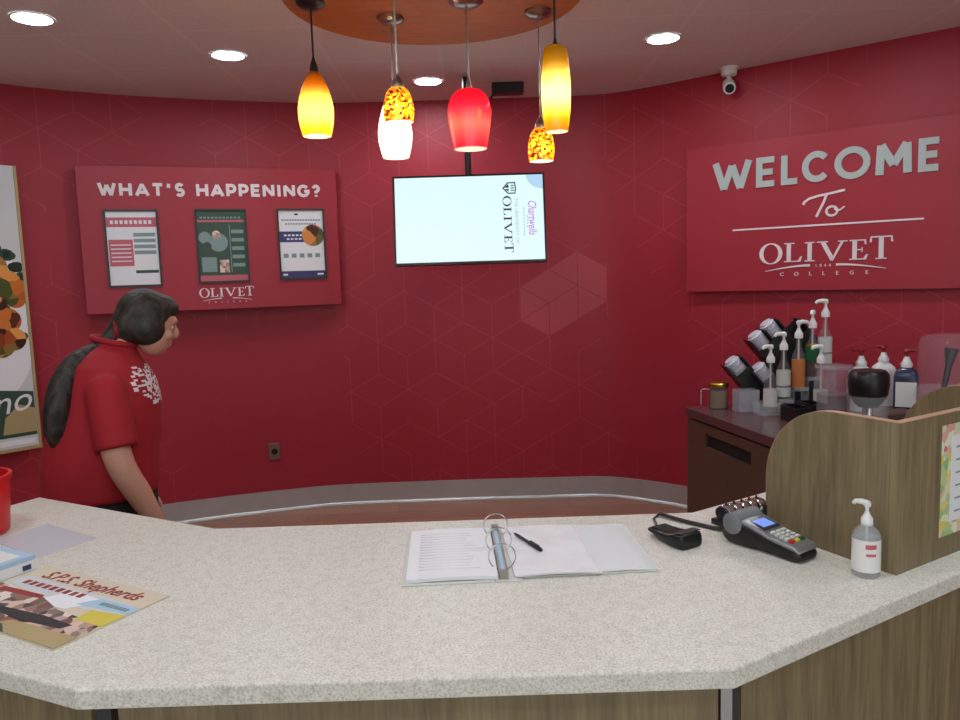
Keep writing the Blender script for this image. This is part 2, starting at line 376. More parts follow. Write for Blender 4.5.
    def build(s, name, mats, parent=None, smooth=False, bevel=0, auto=40):
        me = bpy.data.meshes.new(name); me.from_pydata([tuple(v) for v in s.v],[],s.f)
        if not isinstance(mats,(list,tuple)): mats = [mats]
        for m in mats: me.materials.append(M[m] if isinstance(m,str) else m)
        for p,i in zip(me.polygons,s.m): p.material_index = i
        if smooth:
            for p in me.polygons: p.use_smooth = True
        me.update()
        o = bpy.data.objects.new(name,me); C.objects.link(o)
        if smooth and auto: me.set_sharp_from_angle(angle=R(auto))
        if bevel:
            b = o.modifiers.new('b','BEVEL'); b.width = bevel; b.segments = 2; b.limit_method = 'ANGLE'; b.angle_limit = R(40)
        if parent: o.parent = parent
        return o
def frame(o, U, V):
    U = Vector(U).normalized(); V = Vector(V).normalized(); Nn = U.cross(V)
    m = Matrix.Identity(4)
    for i in range(3): m[i][0]=U[i]; m[i][1]=V[i]; m[i][2]=Nn[i]; m[i][3]=o[i]
    return m
def thing(name, label, cat, loc=(0,0,0), rz=0, group=None):
    o = bpy.data.objects.new(name,None); C.objects.link(o); o.empty_display_size = .1
    o.location = loc; o.rotation_euler = (0,0,rz); tag(o,label,cat,group); return o
def tag(o, label, cat, group=None):
    o['label'] = label; o['category'] = cat
    if group: o['group'] = group
    return o
def struct(o): o['kind'] = 'structure'; return o
def circ(r, n=32, cx=0, cy=0, ry=None): return [(cx+r*math.cos(2*PI*k/n), cy+(ry or r)*math.sin(2*PI*k/n)) for k in range(n)]
def arc(cx, cy, r, a0, a1, n=14, ry=None): return [(cx+r*math.cos(R(a0+(a1-a0)*k/n)), cy+(ry or r)*math.sin(R(a0+(a1-a0)*k/n))) for k in range(n+1)]
def remesh(o, voxel, smooth=4, fac=.5):
    m = o.modifiers.new('r','REMESH'); m.mode = 'VOXEL'; m.voxel_size = voxel; m.use_smooth_shade = True
    k = o.modifiers.new('s','SMOOTH'); k.iterations = smooth; k.factor = fac
    dg = bpy.context.evaluated_depsgraph_get(); me = bpy.data.meshes.new_from_object(o.evaluated_get(dg))
    mats = list(o.data.materials); old = o.data; o.modifiers.clear(); o.data = me; me.name = o.name
    if not len(me.materials):
        for q in mats: me.materials.append(q)
    for p in me.polygons: p.use_smooth = True
    bpy.data.meshes.remove(old)

# ------------------------------------------------------------------ the room
ZC = 2.80
WP = [(-3.95,2.4),(-3.8,3.15),(-3.3,3.97),(-2.74,4.58),(-2.3,4.88),(-1.85,5.08),(-1.36,5.24),(-.97,5.32),(-.2,5.345),(.5,5.335),(.88,5.315),(1.18,5.15),(1.45,4.93),(1.91,4.555),(2.54,4.05),(3.1,3.55),(3.55,2.9),(3.65,2.2)]
def smooth_path(P, sub=6):
    P = [Vector(p) for p in P]; out = []
    for i in range(len(P)-1):
        p0 = P[max(i-1,0)]; p1 = P[i]; p2 = P[i+1]; p3 = P[min(i+2,len(P)-1)]
        for k in range(sub):
            t = k/sub; out.append(.5*((2*p1)+(p2-p0)*t+(2*p0-5*p1+4*p2-p3)*t*t+(3*p1-p0-3*p2+p3)*t**3))
    return out+[P[-1]]
path = smooth_path(WP)
def wall_strip(name, pts, z0, z1, m, thick=.1, u_at=None):
    b = MB(); n = len(pts); us = [0]
    for i in range(1,n): us.append(us[-1]+(pts[i]-pts[i-1]).length)
    nr = []
    for i in range(n):
        t = (pts[min(i+1,n-1)]-pts[max(i-1,0)]).normalized(); nr.append(Vector((-t.y,t.x)))
    vs = []
    for i,p in enumerate(pts):
        q = p+nr[i]*thick
        vs += [(p.x,p.y,z0),(p.x,p.y,z1),(q.x,q.y,z0),(q.x,q.y,z1)]
    fs = []
    for i in range(n-1):
        a = 4*i; c = 4*(i+1); fs += [(a,c,c+1,a+1),(c+2,a+2,a+3,c+3),(a+1,c+1,c+3,a+3),(a,a+2,c+2,c)]
    fs += [(0,1,3,2),(4*n-4,4*n-2,4*n-1,4*n-3)]
    b.add(vs,fs); o = b.build(name,m,smooth=True,auto=50)
    k0 = min(range(n), key=lambda i: abs(pts[i].x)+abs(pts[i].y-5.34)); u0 = us[k0]-pts[k0].x
    uv = o.data.uv_layers.new(name='UVMap')
    for lp in o.data.loops:
        vi = lp.vertex_index; uv.data[lp.index].uv = (us[vi//4]-u0, o.data.vertices[vi].co.z)
    return struct(o)
wall_strip('wall_back', path, 0, ZC, 'wall')
wall_strip('wall_left', [Vector((-3.95,-2.5)),Vector((-3.95,2.4))], 0, ZC, mat('lobby_wall_left',(176,160,150),.7))
wall_strip('wall_right', [Vector((3.65,2.2)),Vector((3.65,-2.5))], 0, ZC, mat('lobby_wall_right',(176,160,150),.7))
struct(MB().box(-4.1,3.8,1.5,5.6,-.1,0).build('floor','floor'))
struct(MB().box(-4.1,3.8,-6,1.5,-.1,0).build('floor_lobby',mat('lobby_bounce_tile',(206,200,192),.35,var=.05,vscale=3)))  # unseen lobby floor, made pale to bounce light onto the ceiling
struct(MB().box(-4.1,3.8,-2.6,5.6,ZC,ZC+.1).build('ceiling','ceiling'))
# metal cove baseboard following the wall, with a bright lower lip
def cove(name, pts):
    prof = [(.002,.148),(.010,.148),(.010,.02),(.016,.012),(.03,.006),(.03,0),(.002,0)]
    b = MB(); rings = []
    for i,p in enumerate(pts):
        t = (pts[min(i+1,len(pts)-1)]-pts[max(i-1,0)]).normalized(); nv = Vector((t.y,-t.x))
        rings.append([(p.x+nv.x*d,p.y+nv.y*d,z) for d,z in prof])
    b.loft(rings)
    return struct(b.build(name,'cove',smooth=True,auto=30))
M['cove']=mat('cove_base_metal',(196,196,194),.36,.55,var=.05,vscale=8)
cove('baseboard_back', path)

# ------------------------------------------------------------------ ceiling fixtures
def downlight(x, y, label):
    x *= 1.0256; y *= 1.0256
    t = thing('ceiling_downlight', label, 'ceiling light', (x,y,ZC), 0, 'round recessed ceiling lights')
    MB().lathe([(.08,-.006),(.095,-.004),(.095,0),(.08,0)],36,False,False).ring(circ(.095,36),circ(.08,36),-.006,-.0005).build('trim_ring','white',t,True)
    MB().lathe([(.001,-.0035),(.08,-.0035),(.08,-.001)],36,True,True).build('lens','lens',t)
    return t
downlight(-1.891,3.438,'round recessed ceiling light in the top left corner, above the food poster')
downlight(-1.246,4.062,"round recessed ceiling light in front of the what's happening board")
downlight(-.259,4.707,'small far recessed ceiling light between the white and red pendant lamps')
downlight(.979,4.005,'round recessed ceiling light just left of the white security camera')
downlight(1.593,3.40,'recessed ceiling light cut by the top edge above the welcome sign')
for k,(x,y) in enumerate([(-1.5,1.55),(-.45,1.25),(.75,1.35),(1.9,1.7),(-1.2,-.3),(.3,-.5),(1.7,-.2)]):  # unseen lights added to light the counter from above and lift the ceiling
    downlight(x,y,'unseen recessed ceiling light added over the customer side')

can = thing('ceiling_canopy_disc','round orange wooden disc on the ceiling carrying the pendant lamps','ceiling canopy',(-.14,3.17,2.7))
MB().lathe([(.594,0),(.6,.006),(.6,.1)],72).build('disc','disc_wood',can,True)
MB().lathe([(.602,.085),(.612,.088),(.612,.0995),(.602,.0995)],72,False,False).build('rim','charcoal',can,True)

def pendant(name, label, x, y, ztop, prof, shade, bulb_z, power, cord_m='black', cap=None, can_m='nickel', canr=.058, lcol=(1,.86,.6)):
    """prof: (radius, height below ztop) of the glass shade"""
    t = thing(name,label,'pendant lamp',(x,y,ztop),0,'glass pendant lamps under the orange disc')
    n = 4; pr = []
    P = [Vector(p) for p in prof]
    for i in range(len(P)-1):
        p0 = P[max(i-1,0)]; p1 = P[i]; p2 = P[i+1]; p3 = P[min(i+2,len(P)-1)]
        for k in range(n):
            q = k/n; v = .5*((2*p1)+(p2-p0)*q+(2*p0-5*p1+4*p2-p3)*q*q+(3*p1-p0-3*p2+p3)*q**3); pr.append((max(v.x,.004),-v.y))
    pr.append((P[-1].x,-P[-1].y))
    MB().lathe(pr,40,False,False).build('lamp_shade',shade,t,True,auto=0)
    dz = 2.7-ztop
    MB().lathe([(.004,0),(.004,dz)],10).build('cord',cord_m,t,True)
    MB().lathe([(.012,dz-.026),(canr*.75,dz-.022),(canr,dz-.008),(canr,dz)],28).build('ceiling_cup',can_m,t,True)
    ch, cr = cap or (.03,.016)
    MB().lathe([(cr,-.012),(cr*1.05,0),(cr*.8,ch*.55),(.007,ch),(.005,ch+.012)],20).build('cap','nickel' if can_m == 'nickel' else 'black',t,True)
    MB().ell((0,0,-bulb_z),(.02,.02,.026)).build('bulb','bulb',t,True)
    MB().lathe([(.012,-.004),(.012,-bulb_z+.02)],14).build('socket','white',t,True)
    rb, zb = P[-1].x, -P[-1].y
    MB().lathe([(.001,zb+.003),(rb-.001,zb+.003),(rb+.0005,zb+.0015),(rb-.001,zb-.0005),(.001,zb-.0005)],36,True,True).build('lit_opening_disc','shade_white',t)  # added disc standing in for the lit inside of the open shade
    ld = bpy.data.lights.new('lamp_bulb_light','POINT'); ld.energy = power; ld.shadow_soft_size = .03; ld.color = lcol
    lo = bpy.data.objects.new('bulb_light',ld); C.objects.link(lo); lo.parent = t; lo.location = (0,0,-bulb_z-.03)
    return t
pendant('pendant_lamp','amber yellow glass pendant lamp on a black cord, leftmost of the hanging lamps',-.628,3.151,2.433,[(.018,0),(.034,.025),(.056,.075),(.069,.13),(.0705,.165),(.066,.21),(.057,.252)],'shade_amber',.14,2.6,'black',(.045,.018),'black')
pendant('pendant_lamp','white lower glass pendant lamp hanging behind the mottled one, left of the red lamp',-.335,3.366,2.385,[(.02,0),(.04,.03),(.06,.09),(.072,.15),(.072,.19),(.065,.23),(.055,.266)],'shade_white',.13,2.2,'nickel',(.03,.016))
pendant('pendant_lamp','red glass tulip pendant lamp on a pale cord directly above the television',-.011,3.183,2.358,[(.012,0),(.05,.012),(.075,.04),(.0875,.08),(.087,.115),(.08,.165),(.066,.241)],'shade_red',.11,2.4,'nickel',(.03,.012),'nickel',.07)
pendant('pendant_lamp','small mottled orange glass pendant lamp, lowest, right of the television pole',.291,3.337,2.225,[(.016,0),(.036,.015),(.052,.05),(.057,.085),(.0555,.115),(.052,.143)],'shade_mottle',.065,.75,'nickel',(.04,.026))
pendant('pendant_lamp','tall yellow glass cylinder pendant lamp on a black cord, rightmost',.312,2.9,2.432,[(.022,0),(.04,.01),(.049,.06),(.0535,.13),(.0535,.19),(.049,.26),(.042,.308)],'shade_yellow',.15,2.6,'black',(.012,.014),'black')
pendant('pendant_lamp','mottled brown and orange glass pendant lamp hanging in front of the white one',-.258,2.75,2.268,[(.016,0),(.036,.015),(.05,.05),(.0545,.085),(.053,.10),(.05,.122)],'shade_mottle',.065,.75,'nickel',(.03,.022))

pb = MB().box(-.1,.1,-.05,.05,-.065,0).build('ceiling_power_box','black',None,bevel=.006)
pb.location = (.227,4.95,ZC); tag(pb,'flat black box fixed to the ceiling behind the red pendant','ceiling box')
cc = MB().tube([(.15,4.92,2.745),(.11,4.83,2.68),(.05,4.73,2.58),(.0,4.72,2.5),(-.02,4.715,2.42)],.006,8).build('television_cable','black',None,True)
tag(cc,'thin black cable drooping from the ceiling box to the television pole','cable')
sc_ = thing('security_camera','white bullet security camera mounted on the ceiling above the welcome sign','security camera',(1.555,4.74,ZC))
MB().lathe([(.05,-.012),(.056,-.006),(.056,0)],28).lathe([(.032,-.05),(.045,-.044),(.048,-.012)],28,True,False).build('mount','white',sc_,True)
dirc = Vector((-.25,-1,-.55)).normalized()
b = MB(); b.tube([(0,0,-.045),(-.002,-.01,-.085)],.014,12); b.build('arm','offwhite',sc_,True)
p0 = Vector((.008,.03,-.088)); b = MB(); b.tube([p0,p0+dirc*.09],.036,24); b.build('housing','white',sc_,True)
b = MB(); b.tube([p0+dirc*.0902,p0+dirc*.094],.026,24); b.build('lens','black',sc_,True)

# ------------------------------------------------------------------ television
tv = thing('wall_television','wide flat television on a ceiling pole, bright pale screen with sideways text','television',(-.035,4.6,1.94))
tv.rotation_euler = (R(-8),0,R(.4))
F0 = frame((0,0,0),(1,0,0),(0,0,1))   # local x right, y up, z toward viewer
b = MB(); b.M = F0; b.box(-.455,.455,-.268,.268,-.05,-.012); b.box(-.2,.2,-.17,.1,-.075,-.05); b.build('casing','black',tv,bevel=.004)
b = MB(); b.M = F0
b.box(-.455,-.443,-.268,.268,-.012,0); b.box(.443,.455,-.268,.268,-.012,0); b.box(-.443,.443,.257,.268,-.012,0); b.box(-.443,.443,-.268,-.253,-.012,0)
b.build('bezel','black',tv)
b = MB(); b.M = F0; b.box(-.443,.443,-.253,.257,-.012,-.004); b.build('screen','tv',tv)
TR = -PI/2
b = MB(); b.M = F0; b.text('THE UNIVERSITY OF',.029,.272,.12,-.0035,rot=TR,sx=1.05); [b.box(.322,.328,.05-.02*k,.063-.02*k,-.0038,-.0032) for k in range(9)]; [b.box(.342,.347,.0-.02*k,.013-.02*k,-.0038,-.0032) for k in range(4)]
b.build('screen_small_text','tv_grey',tv)
b = MB(); b.M = F0; b.text('Chartwells',.07,.352,.105,-.0035,rot=TR,shear=.3,sx=.68,bold=.0006); b.build('screen_script','tv_pink',tv)
b = MB(); b.M = F0
sh = [(.20,.18),(.232,.215),(.278,.215),(.283,.18),(.278,.145),(.232,.145)]
cx,cy = .248,.18
b.ring(sh,[(cx+(x-cx)*.8,cy+(y-cy)*.8) for x,y in sh],-.0038,-.0032)
b.prism([(.212,.182),(.236,.205),(.24,.182)],-.0038,-.0032); b.prism([(.216,.174),(.238,.158),(.238,.176)],-.0038,-.0032)
for q in (.166,.18,.194): b.box(.25,.27,q-.003,q+.003,-.0038,-.0032)
b.build('screen_shield','tv_text',tv)
b = MB(); b.M = F0; b.prism([(.443,.257),(.345,.257)]+[(.443+.1*math.cos(R(a)),.262+.09*math.sin(R(a))) for a in range(184,268,8)]+[(.443,.17)],-.0039,-.0034); b.build('screen_swirl','tv_blue',tv)
b = MB(); b.lathe([(.019,.1),(.019,.862)],20).build('pole','black',tv,True)
b.v and None
p = [o for o in tv.children if o.name.startswith('pole')][0]; p.location = (0,.115,0); p.rotation_euler = (R(8),0,0)
b = MB(); b.box(-.09,.09,.05,.14,-.12,.14).build('mount_bracket','black',tv)
# ------------------------------------------------------------------ letter forms
LW = {
 'W': (1.25, [[(.04,1),(.34,.02),(.625,.86),(.91,.02),(1.21,1)]]), 'E': (.72, [[(.7,.92),(.1,.92),(.1,.08),(.7,.08)],[(.1,.5),(.64,.5)]]),
 'L': (.66, [[(.1,1),(.1,.08),(.66,.08)]]), 'C': (.95, [arc(.5,.5,.42,42,318,20)]), 'O': (1.05, [arc(.52,.5,.43,0,360,28)]),
 'M': (1.1, [[(.1,0),(.14,.96),(.55,.3),(.96,.96),(1.0,0)]]), 'H': (.92, [[(.1,0),(.1,1)],[(.82,0),(.82,1)],[(.1,.5),(.82,.5)]]),
 'A': (.98, [[(.04,0),(.49,.95),(.94,0)],[(.2,.28),(.78,.28)]]), 'T': (.8, [[(.02,.92),(.78,.92)],[(.4,.9),(.4,0)]]), "'": (.34, [[(.17,1),(.13,.66)]]),
 'S': (.72, [arc(.36,.71,.24,30,250,12)+[(.40,.49)]+arc(.36,.29,.25,70,-150,12)]), 'P': (.76, [[(.1,0),(.1,.92),(.42,.92)]+arc(.42,.65,.27,90,-90,10)+[(.1,.38)]]),
 'N': (.95, [[(.1,0),(.1,.94),(.85,.06),(.85,1)]]), 'I': (.3, [[(.15,0),(.15,1)]]), 'G': (1.0, [arc(.5,.5,.42,42,345,22)+[(.9,.48),(.56,.48)]]),
 '?': (.66, [arc(.33,.7,.23,170,-60,12)+[(.33,.42),(.33,.3)],[(.33,.16),(.33,.0)]]), ' ': (.6, []),
}
def letters(b, s, x, y, h, wt, z0, z1, gap=.15, width=None):
    if width is not None:
        nat = sum(LW[c][0] for c in s); gap = (width/h-nat)/max(1,len(s)-1)
    for c in s:
        w, st = LW[c]
        for pl in st: b.stroke([(x+px*h,y+py*h) for px,py in pl], wt*h, z0, z1)
        x += (w+gap)*h
def serif_word(b, x, y, w, h, z0, z1):
    """O L I V E T in a roman serif with a large O and T"""
    def bx(x0,x1,y0,y1): b.box(x+x0*w,x+x1*w,y+y0*h,y+y1*h,z0,z1)
    def pr(pl): b.prism([(x+px*w,y+py*h) for px,py in pl],z0,z1)
    n = 36
    b.ring([(x+(.095+.095*math.cos(2*PI*k/n))*w, y+(.47+.56*math.sin(2*PI*k/n))*h) for k in range(n)],[(x+(.095+.062*math.cos(2*PI*k/n))*w, y+(.47+.5*math.sin(2*PI*k/n))*h) for k in range(n)],z0,z1)
    bx(.225,.258,0,1); bx(.203,.285,.94,1); bx(.203,.258,0,.06); pr([(.25,0),(.335,0),(.348,.28),(.334,.28),(.315,.06),(.25,.06)])
    bx(.39,.423,0,1); bx(.368,.445,.94,1); bx(.368,.445,0,.06)
    pr([(.485,1),(.522,1),(.592,.14),(.578,0),(.568,0)]); pr([(.568,0),(.585,0),(.668,1),(.648,1)]); bx(.462,.545,.94,1); bx(.622,.69,.94,1)
    bx(.728,.761,0,1); bx(.706,.82,.94,1); bx(.76,.80,.47,.53); bx(.795,.803,.38,.62); pr([(.706,0),(.828,0),(.842,.26),(.828,.26),(.808,.06),(.706,.06)]); pr([(.81,1),(.824,1),(.83,.76),(.818,.76)])
    bx(.917,.951,0,1.12); bx(.895,.973,0,.06); bx(.858,1.01,1.06,1.13); pr([(.858,1.13),(.868,1.13),(.866,.84),(.852,.84)]); pr([(1.0,1.13),(1.01,1.13),(1.016,.84),(1.002,.84)])
def swoosh(b, x, y, w, t, z0, z1, d=1):
    pts = [(x+w*k/10, y+.0022*w/.24*0 + d*w*.09*math.sin(PI/2*k/10)) for k in range(11)]
    b.stroke(pts,[t*(.25+.75*(k/10 if d > 0 else 1)) for k in range(11)],z0,z1)
def olivet_logo(b, x, y, w, h, z0, z1, year=True):
    serif_word(b,x,y,w,h,z0,z1)
    yb = y-.2*h
    l = [(x+(.05+.36*k/10)*w, yb-.26*h+.26*h*math.sin(PI/2*k/10)) for k in range(11)]; b.stroke(l,[.03*h+.09*h*k/10 for k in range(11)],z0,z1)
    r_ = [(x+(.97-.36*k/10)*w, yb-.26*h+.26*h*math.sin(PI/2*k/10)) for k in range(11)]; b.stroke(r_,[.03*h+.09*h*k/10 for k in range(11)],z0,z1)
    if year: b.text('1844',.22*h,x+.51*w,yb-.1*h,(z0+z1)/2,depth=z1-z0,align='CENTER',spacing=2.0)
    b.text('COLLEGE',.27*h,x+.51*w,yb-.52*h,(z0+z1)/2,depth=z1-z0,align='CENTER',spacing=4.4,sx=1.1)

b = MB(); b.M = F0 @ frame((.204,.133,-.0035),(0,-1,0),(1,0,0)); serif_word(b,0,0,.335,.047,-.0004,.0004); b.build('screen_title','tv_text',tv)
# ------------------------------------------------------------------ what's happening board
def sign_frame(A, B, z0=0):
    A = Vector((A[0],A[1],z0)); B = Vector((B[0],B[1],z0)); return frame(A,(B-A),(0,0,1))
hs = thing('notice_board_sign',"red notice board sign reading what's happening with three framed posters",'sign')
HF = sign_frame((-2.36,4.72),(-1.07,5.19))
b = MB(); b.M = HF; b.box(-.058,1.515,1.438,2.345,-.055,0); b.build('panel','sign_red',hs,bevel=.003)
b = MB(); b.M = HF; letters(b,"WHAT'S",.065,2.163,.074,.27,0,.006,width=.49); letters(b,'HAPPENING?',.628,2.163,.074,.27,0,.006,width=.775); b.build('lettering','letter_white',hs)
b = MB(); b.M = HF; olivet_logo(b,.60,1.52,.335,.056,0,.003,False); b.build('college_logo','letter_white',hs)
def poster_frame(x0, x1, y0, y1, fill):
    b = MB(); b.M = HF; w = .012
    b.box(x0-w,x0,y0-w,y1+w,0,.014); b.box(x1,x1+w,y0-w,y1+w,0,.014); b.box(x0,x1,y1,y1+w,0,.014); b.box(x0,x1,y0-w,y0,0,.014)
    f = b.build('poster_frame','charcoal',hs)
    mats = ['ink_pale','ink_pink','ink_grey','ink_green','ink','ink_navy','food','people','paper']
    s = MB(); s.M = HF; W = x1-x0; H = y1-y0; s.box(x0,x1,y0,y1,.001,.004)
    def rect(a,c,d,e,m,l=1): s.mi = mats.index(m); s.box(x0+a*W,x0+c*W,y0+d*H,y0+e*H,.004,.004+.0008*l); s.mi = 0
    def disk(cx,cy,r,m,l=2): s.mi = mats.index(m); s.prism(circ(r*W,24,x0+cx*W,y0+cy*H),.004,.004+.0008*l); s.mi = 0
    def txt(t,size,a,d,m,l=2,al='CENTER'): s.mi = mats.index(m); s.text(t,size,x0+a*W,y0+d*H,.0045+.0008*l,depth=.001,align=al); s.mi = 0
    base = fill(rect,disk,txt); 
    sheet = s.build('poster',mats,f)
    sheet.data.materials[0] = M[base]
def fill1(rect,disk,txt):
    rect(.0,1,.79,.92,'ink_pink')
    for k in range(9): rect(.08+.095*k,.14+.095*k,.83,.88,'ink_pale',2)
    rect(0.02,.5,.26,.62,'ink_pink')
    for k in range(5): rect(.06,.46,.32+.055*k,.335+.055*k,'ink_pale',2)
    for k in range(4): rect(.52,.96,.42+.08*k,.47+.08*k,'ink_grey')
    rect(.52,.98,.16,.2,'ink_green'); return 'paper'
def fill2(rect,disk,txt):
    rect(0,1,.88,.93,'ink_pale'); rect(0,.98,.84,.87,'ink_pink'); [rect(.06+.08*k,.11+.08*k,.89,.915,'ink_grey',2) for k in range(11)]
    disk(.14,.62,.13,'ink_grey'); disk(.42,.55,.2,'ink_grey',2); disk(.38,.66,.09,'people',3); disk(.18,.5,.09,'ink_pale',3); rect(.05,.36,.13,.34,'ink_grey',3); rect(.42,.62,.12,.3,'people',3)
    for k in range(5): rect(.7,.96,.2+.12*k,.25+.12*k,'ink_grey')
    rect(.66,.675,.12,.8,'ink_grey'); rect(0,1,.0,.08,'ink_pink'); return 'ink_green'
def fill3(rect,disk,txt):
    rect(.36,.44,.93,.955,'ink'); [rect(.06+.06*k,.105+.06*k,.845,.87,'ink_grey') for k in range(15)]; [rect(.14+.06*k,.185+.06*k,.79,.812,'ink_grey') for k in range(12)]
    rect(0,.72,.53,.69,'ink_navy'); [rect(.1+.09*k,.16+.09*k,.62,.645,'paper',2) for k in range(5)]; [rect(.16+.09*k,.22+.09*k,.565,.59,'paper',2) for k in range(4)]
    disk(.76,.63,.25,'food',3)
    for k in range(5): rect(.07+.18*k,.18+.18*k,.3,.36,'ink_grey'); rect(.09+.18*k,.16+.18*k,.24,.28,'ink_pale'); rect(.1+.18*k,.15+.18*k,.2,.22,'ink_pale')
    rect(0,1,0,.1,'ink_navy'); rect(.04,.14,.035,.06,'paper',2); rect(.82,.96,.035,.06,'paper',2); return 'paper'
poster_frame(.09,.376,1.612,2.066,fill1); poster_frame(.616,.908,1.622,2.07,fill2); poster_frame(1.124,1.412,1.628,2.072,fill3)

# ------------------------------------------------------------------ welcome sign
ws = thing('welcome_sign','large red wall sign reading welcome to the college','sign')
WF = sign_frame((1.36,4.92),(2.46,4.05))
b = MB(); b.M = WF; b.box(-.015,1.78,1.457,2.355,-.03,0); b.build('panel','sign_red',ws,bevel=.002)
b = MB(); b.M = WF
def word(ch, x0, x1, y, h, wt=.036):
    st = LW[ch][1]; xs = [p[0] for pl in st for p in pl]; lo, hi = min(xs), max(xs); k = (x1-x0-wt)/(hi-lo)
    for pl in st: b.stroke([(x0+wt/2+(px-lo)*k, y+py*h) for px,py in pl], wt, 0, .008)
for ch,x0,x1 in (('W',.158,.405),('E',.428,.552),('L',.573,.682),('C',.69,.835),('O',.865,1.05),('M',1.075,1.252),('E',1.28,1.392)): word(ch,x0,x1,2.08,.165,.041 if ch in 'WM' else .036)
b.build('welcome_lettering','letter',ws)
b = MB(); b.M = WF
S = lambda pts,w=.013: b.stroke(pts,w,0,.006)
S([(.70,1.952),(.705,1.966),(.73,1.984),(.78,1.996),(.85,2.006),(.922,2.018)]); S([(.826,2.0),(.812,1.96),(.79,1.915),(.772,1.878)])
S(arc(.855,1.906,.029,0,360,24,ry=.026),.012); S([(.868,1.932),(.872,1.915),(.884,1.907),(.90,1.91),(.922,1.926)],.009)
b.build('script_lettering','letter_white',ws)
b = MB(); b.M = WF; b.box(.287,1.315,1.826,1.836,0,.006); b.build('divider_line','letter_white',ws)
b = MB(); b.M = WF; olivet_logo(b,.45,1.625,.71,.112,0,.005); b.build('college_logo','letter_white',ws)

# ------------------------------------------------------------------ food poster on the left wall
fp = thing('wall_poster','tall food poster on the far left wall showing orange chicken on a white plate','poster')
PF = sign_frame((-3.2,3.93),(-2.5,4.71))
b = MB(); b.M = PF; b.box(-.38,.80,.655,2.32,-.02,0); b.build('board','ink_pale',fp,bevel=.002)
mats = ['offwhite','food','ink_green','paper','ink_grey','tan','ink_pale']
s = MB(); s.M = PF
def lay(m, poly, l): poly = [(min(x,.783),y) for x,y in poly]; s.mi = mats.index(m); s.prism(poly,.0,.0006*l)
lay('ink_pale',[(-.36,2.3),(.78,2.3),(.78,1.95),(-.36,1.95)],1)
lay('paper',circ(.38,48,.46,1.42,.52),2)
lay('ink_green',[(-.36,.74),(.78,.74),(.78,1.0),(.5,1.04),(-.36,1.10)],4)
lay('tan',[(.6,.76),(.78,.76),(.78,.9),(.7,.93),(.62,.86)],5)
for k in range(40):
    a = random.random()*2*PI; rr = random.random()**.5
    lay('food',[(px,py) for px,py in circ(.05+.035*random.random(),14,.6+.2*rr*math.cos(a),1.53+.26*rr*math.sin(a))],5+k*.15)
for k in range(16):
    a = random.random()*2*PI; lay('ink_green',circ(.05,10,.58+.22*math.cos(a),1.55+.31*math.sin(a),.03),4.5)
s.mi = mats.index('paper'); s.text('ano',.2,.765,.90,.0045,align='RIGHT',shear=.35,rot=.12)
lay('paper',[(-.36,.69),(.77,.69),(.77,.72),(-.36,.72)],4)
s.build('print',mats,fp)
b = MB(); b.M = PF; b.box(-.38,.80,.655,.675,0,.006); b.box(.785,.80,.675,2.32,0,.006); b.build('frame_edge','tan',fp)

# ------------------------------------------------------------------ outlet
ol = thing('wall_outlet','small steel wall outlet plate low on the red wall left of centre','outlet',(-1.452,5.203,.43),R(17))
b = MB(); b.M = frame((0,0,0),(1,0,0),(0,0,1)); b.box(-.037,.037,-.058,.058,-.006,.006); b.build('plate','nickel',ol,bevel=.002)
b = MB(); b.M = frame((0,0,0),(1,0,0),(0,0,1)); b.prism(circ(.021,24),.006,.009); b.build('socket_face','black',ol)

# ------------------------------------------------------------------ service counter
CT = .93
PL = [(-.698,1.211),(.413,1.213),(1.44,1.832),(1.405+.03,2.60),(.575,2.05),(-.745,2.04),(-1.446,2.416),(-1.85,1.66),(-1.70,1.735)]
# front corner of the left wing: continue the left front edge, then the wing end
PL[7] = (-1.83,1.70); PL.pop()
top = MB().prism(PL,CT-.037,CT).build('countertop','counter',None,bevel=.004)
tag(top,'long speckled beige counter top with angled wings at both ends','countertop')
base = thing('service_counter','wood panelled front of the service counter under the speckled top','counter')
def panel(name, p0, p1, z0, z1, t, m, inset=0):
    a = Vector(p0); c = Vector(p1); d = (c-a).normalized(); nv = Vector((-d.y,d.x)); a2 = a+nv*inset; c2 = c+nv*inset
    return MB().prism([tuple(a2),tuple(c2),tuple(c2+nv*t),tuple(a2+nv*t)],z0,z1).build(name,m,base)
CB = CT-.037
a0 = (-1.74,1.745); a1 = (-.69,1.26); a2 = (.402,1.262); a3 = (1.405,1.868)
panel('left_wing_panel',a0,(-.705,1.267),.1,CB,.03,'wood'); panel('front_panel',(-.655,1.262),(.40,1.262),.1,CB,.03,'wood'); panel('right_wing_panel',(.45,1.290),a3,.1,CB,.03,'wood')
panel('corner_trim',(.404,1.2595),(.424,1.2595),.1,CB,.03,'steel'); panel('corner_trim',(.426,1.268),(.445,1.280),.1,CB,.03,'charcoal'); panel('corner_trim',(-.695,1.262),(-.668,1.262),.1,CB,.03,'charcoal')
b = MB().prism([(-1.70,1.82),(-.68,1.34),(.38,1.34),(1.36,1.93),(1.36,2.0),(.36,1.4),(-.66,1.4),(-1.68,1.88)],0,.1); b.build('toe_kick','black_matte',base)
for p0,p1 in (((-1.72,1.80),(-1.42,2.36)),((1.38,1.9),(1.37,2.5))):
    a = Vector(p0); c = Vector(p1); d = (c-a).normalized(); nv = Vector((-d.y,d.x))*.02
    MB().prism([tuple(a),tuple(c),tuple(c+nv),tuple(a+nv)],0,CB).build('end_panel','wood',base)

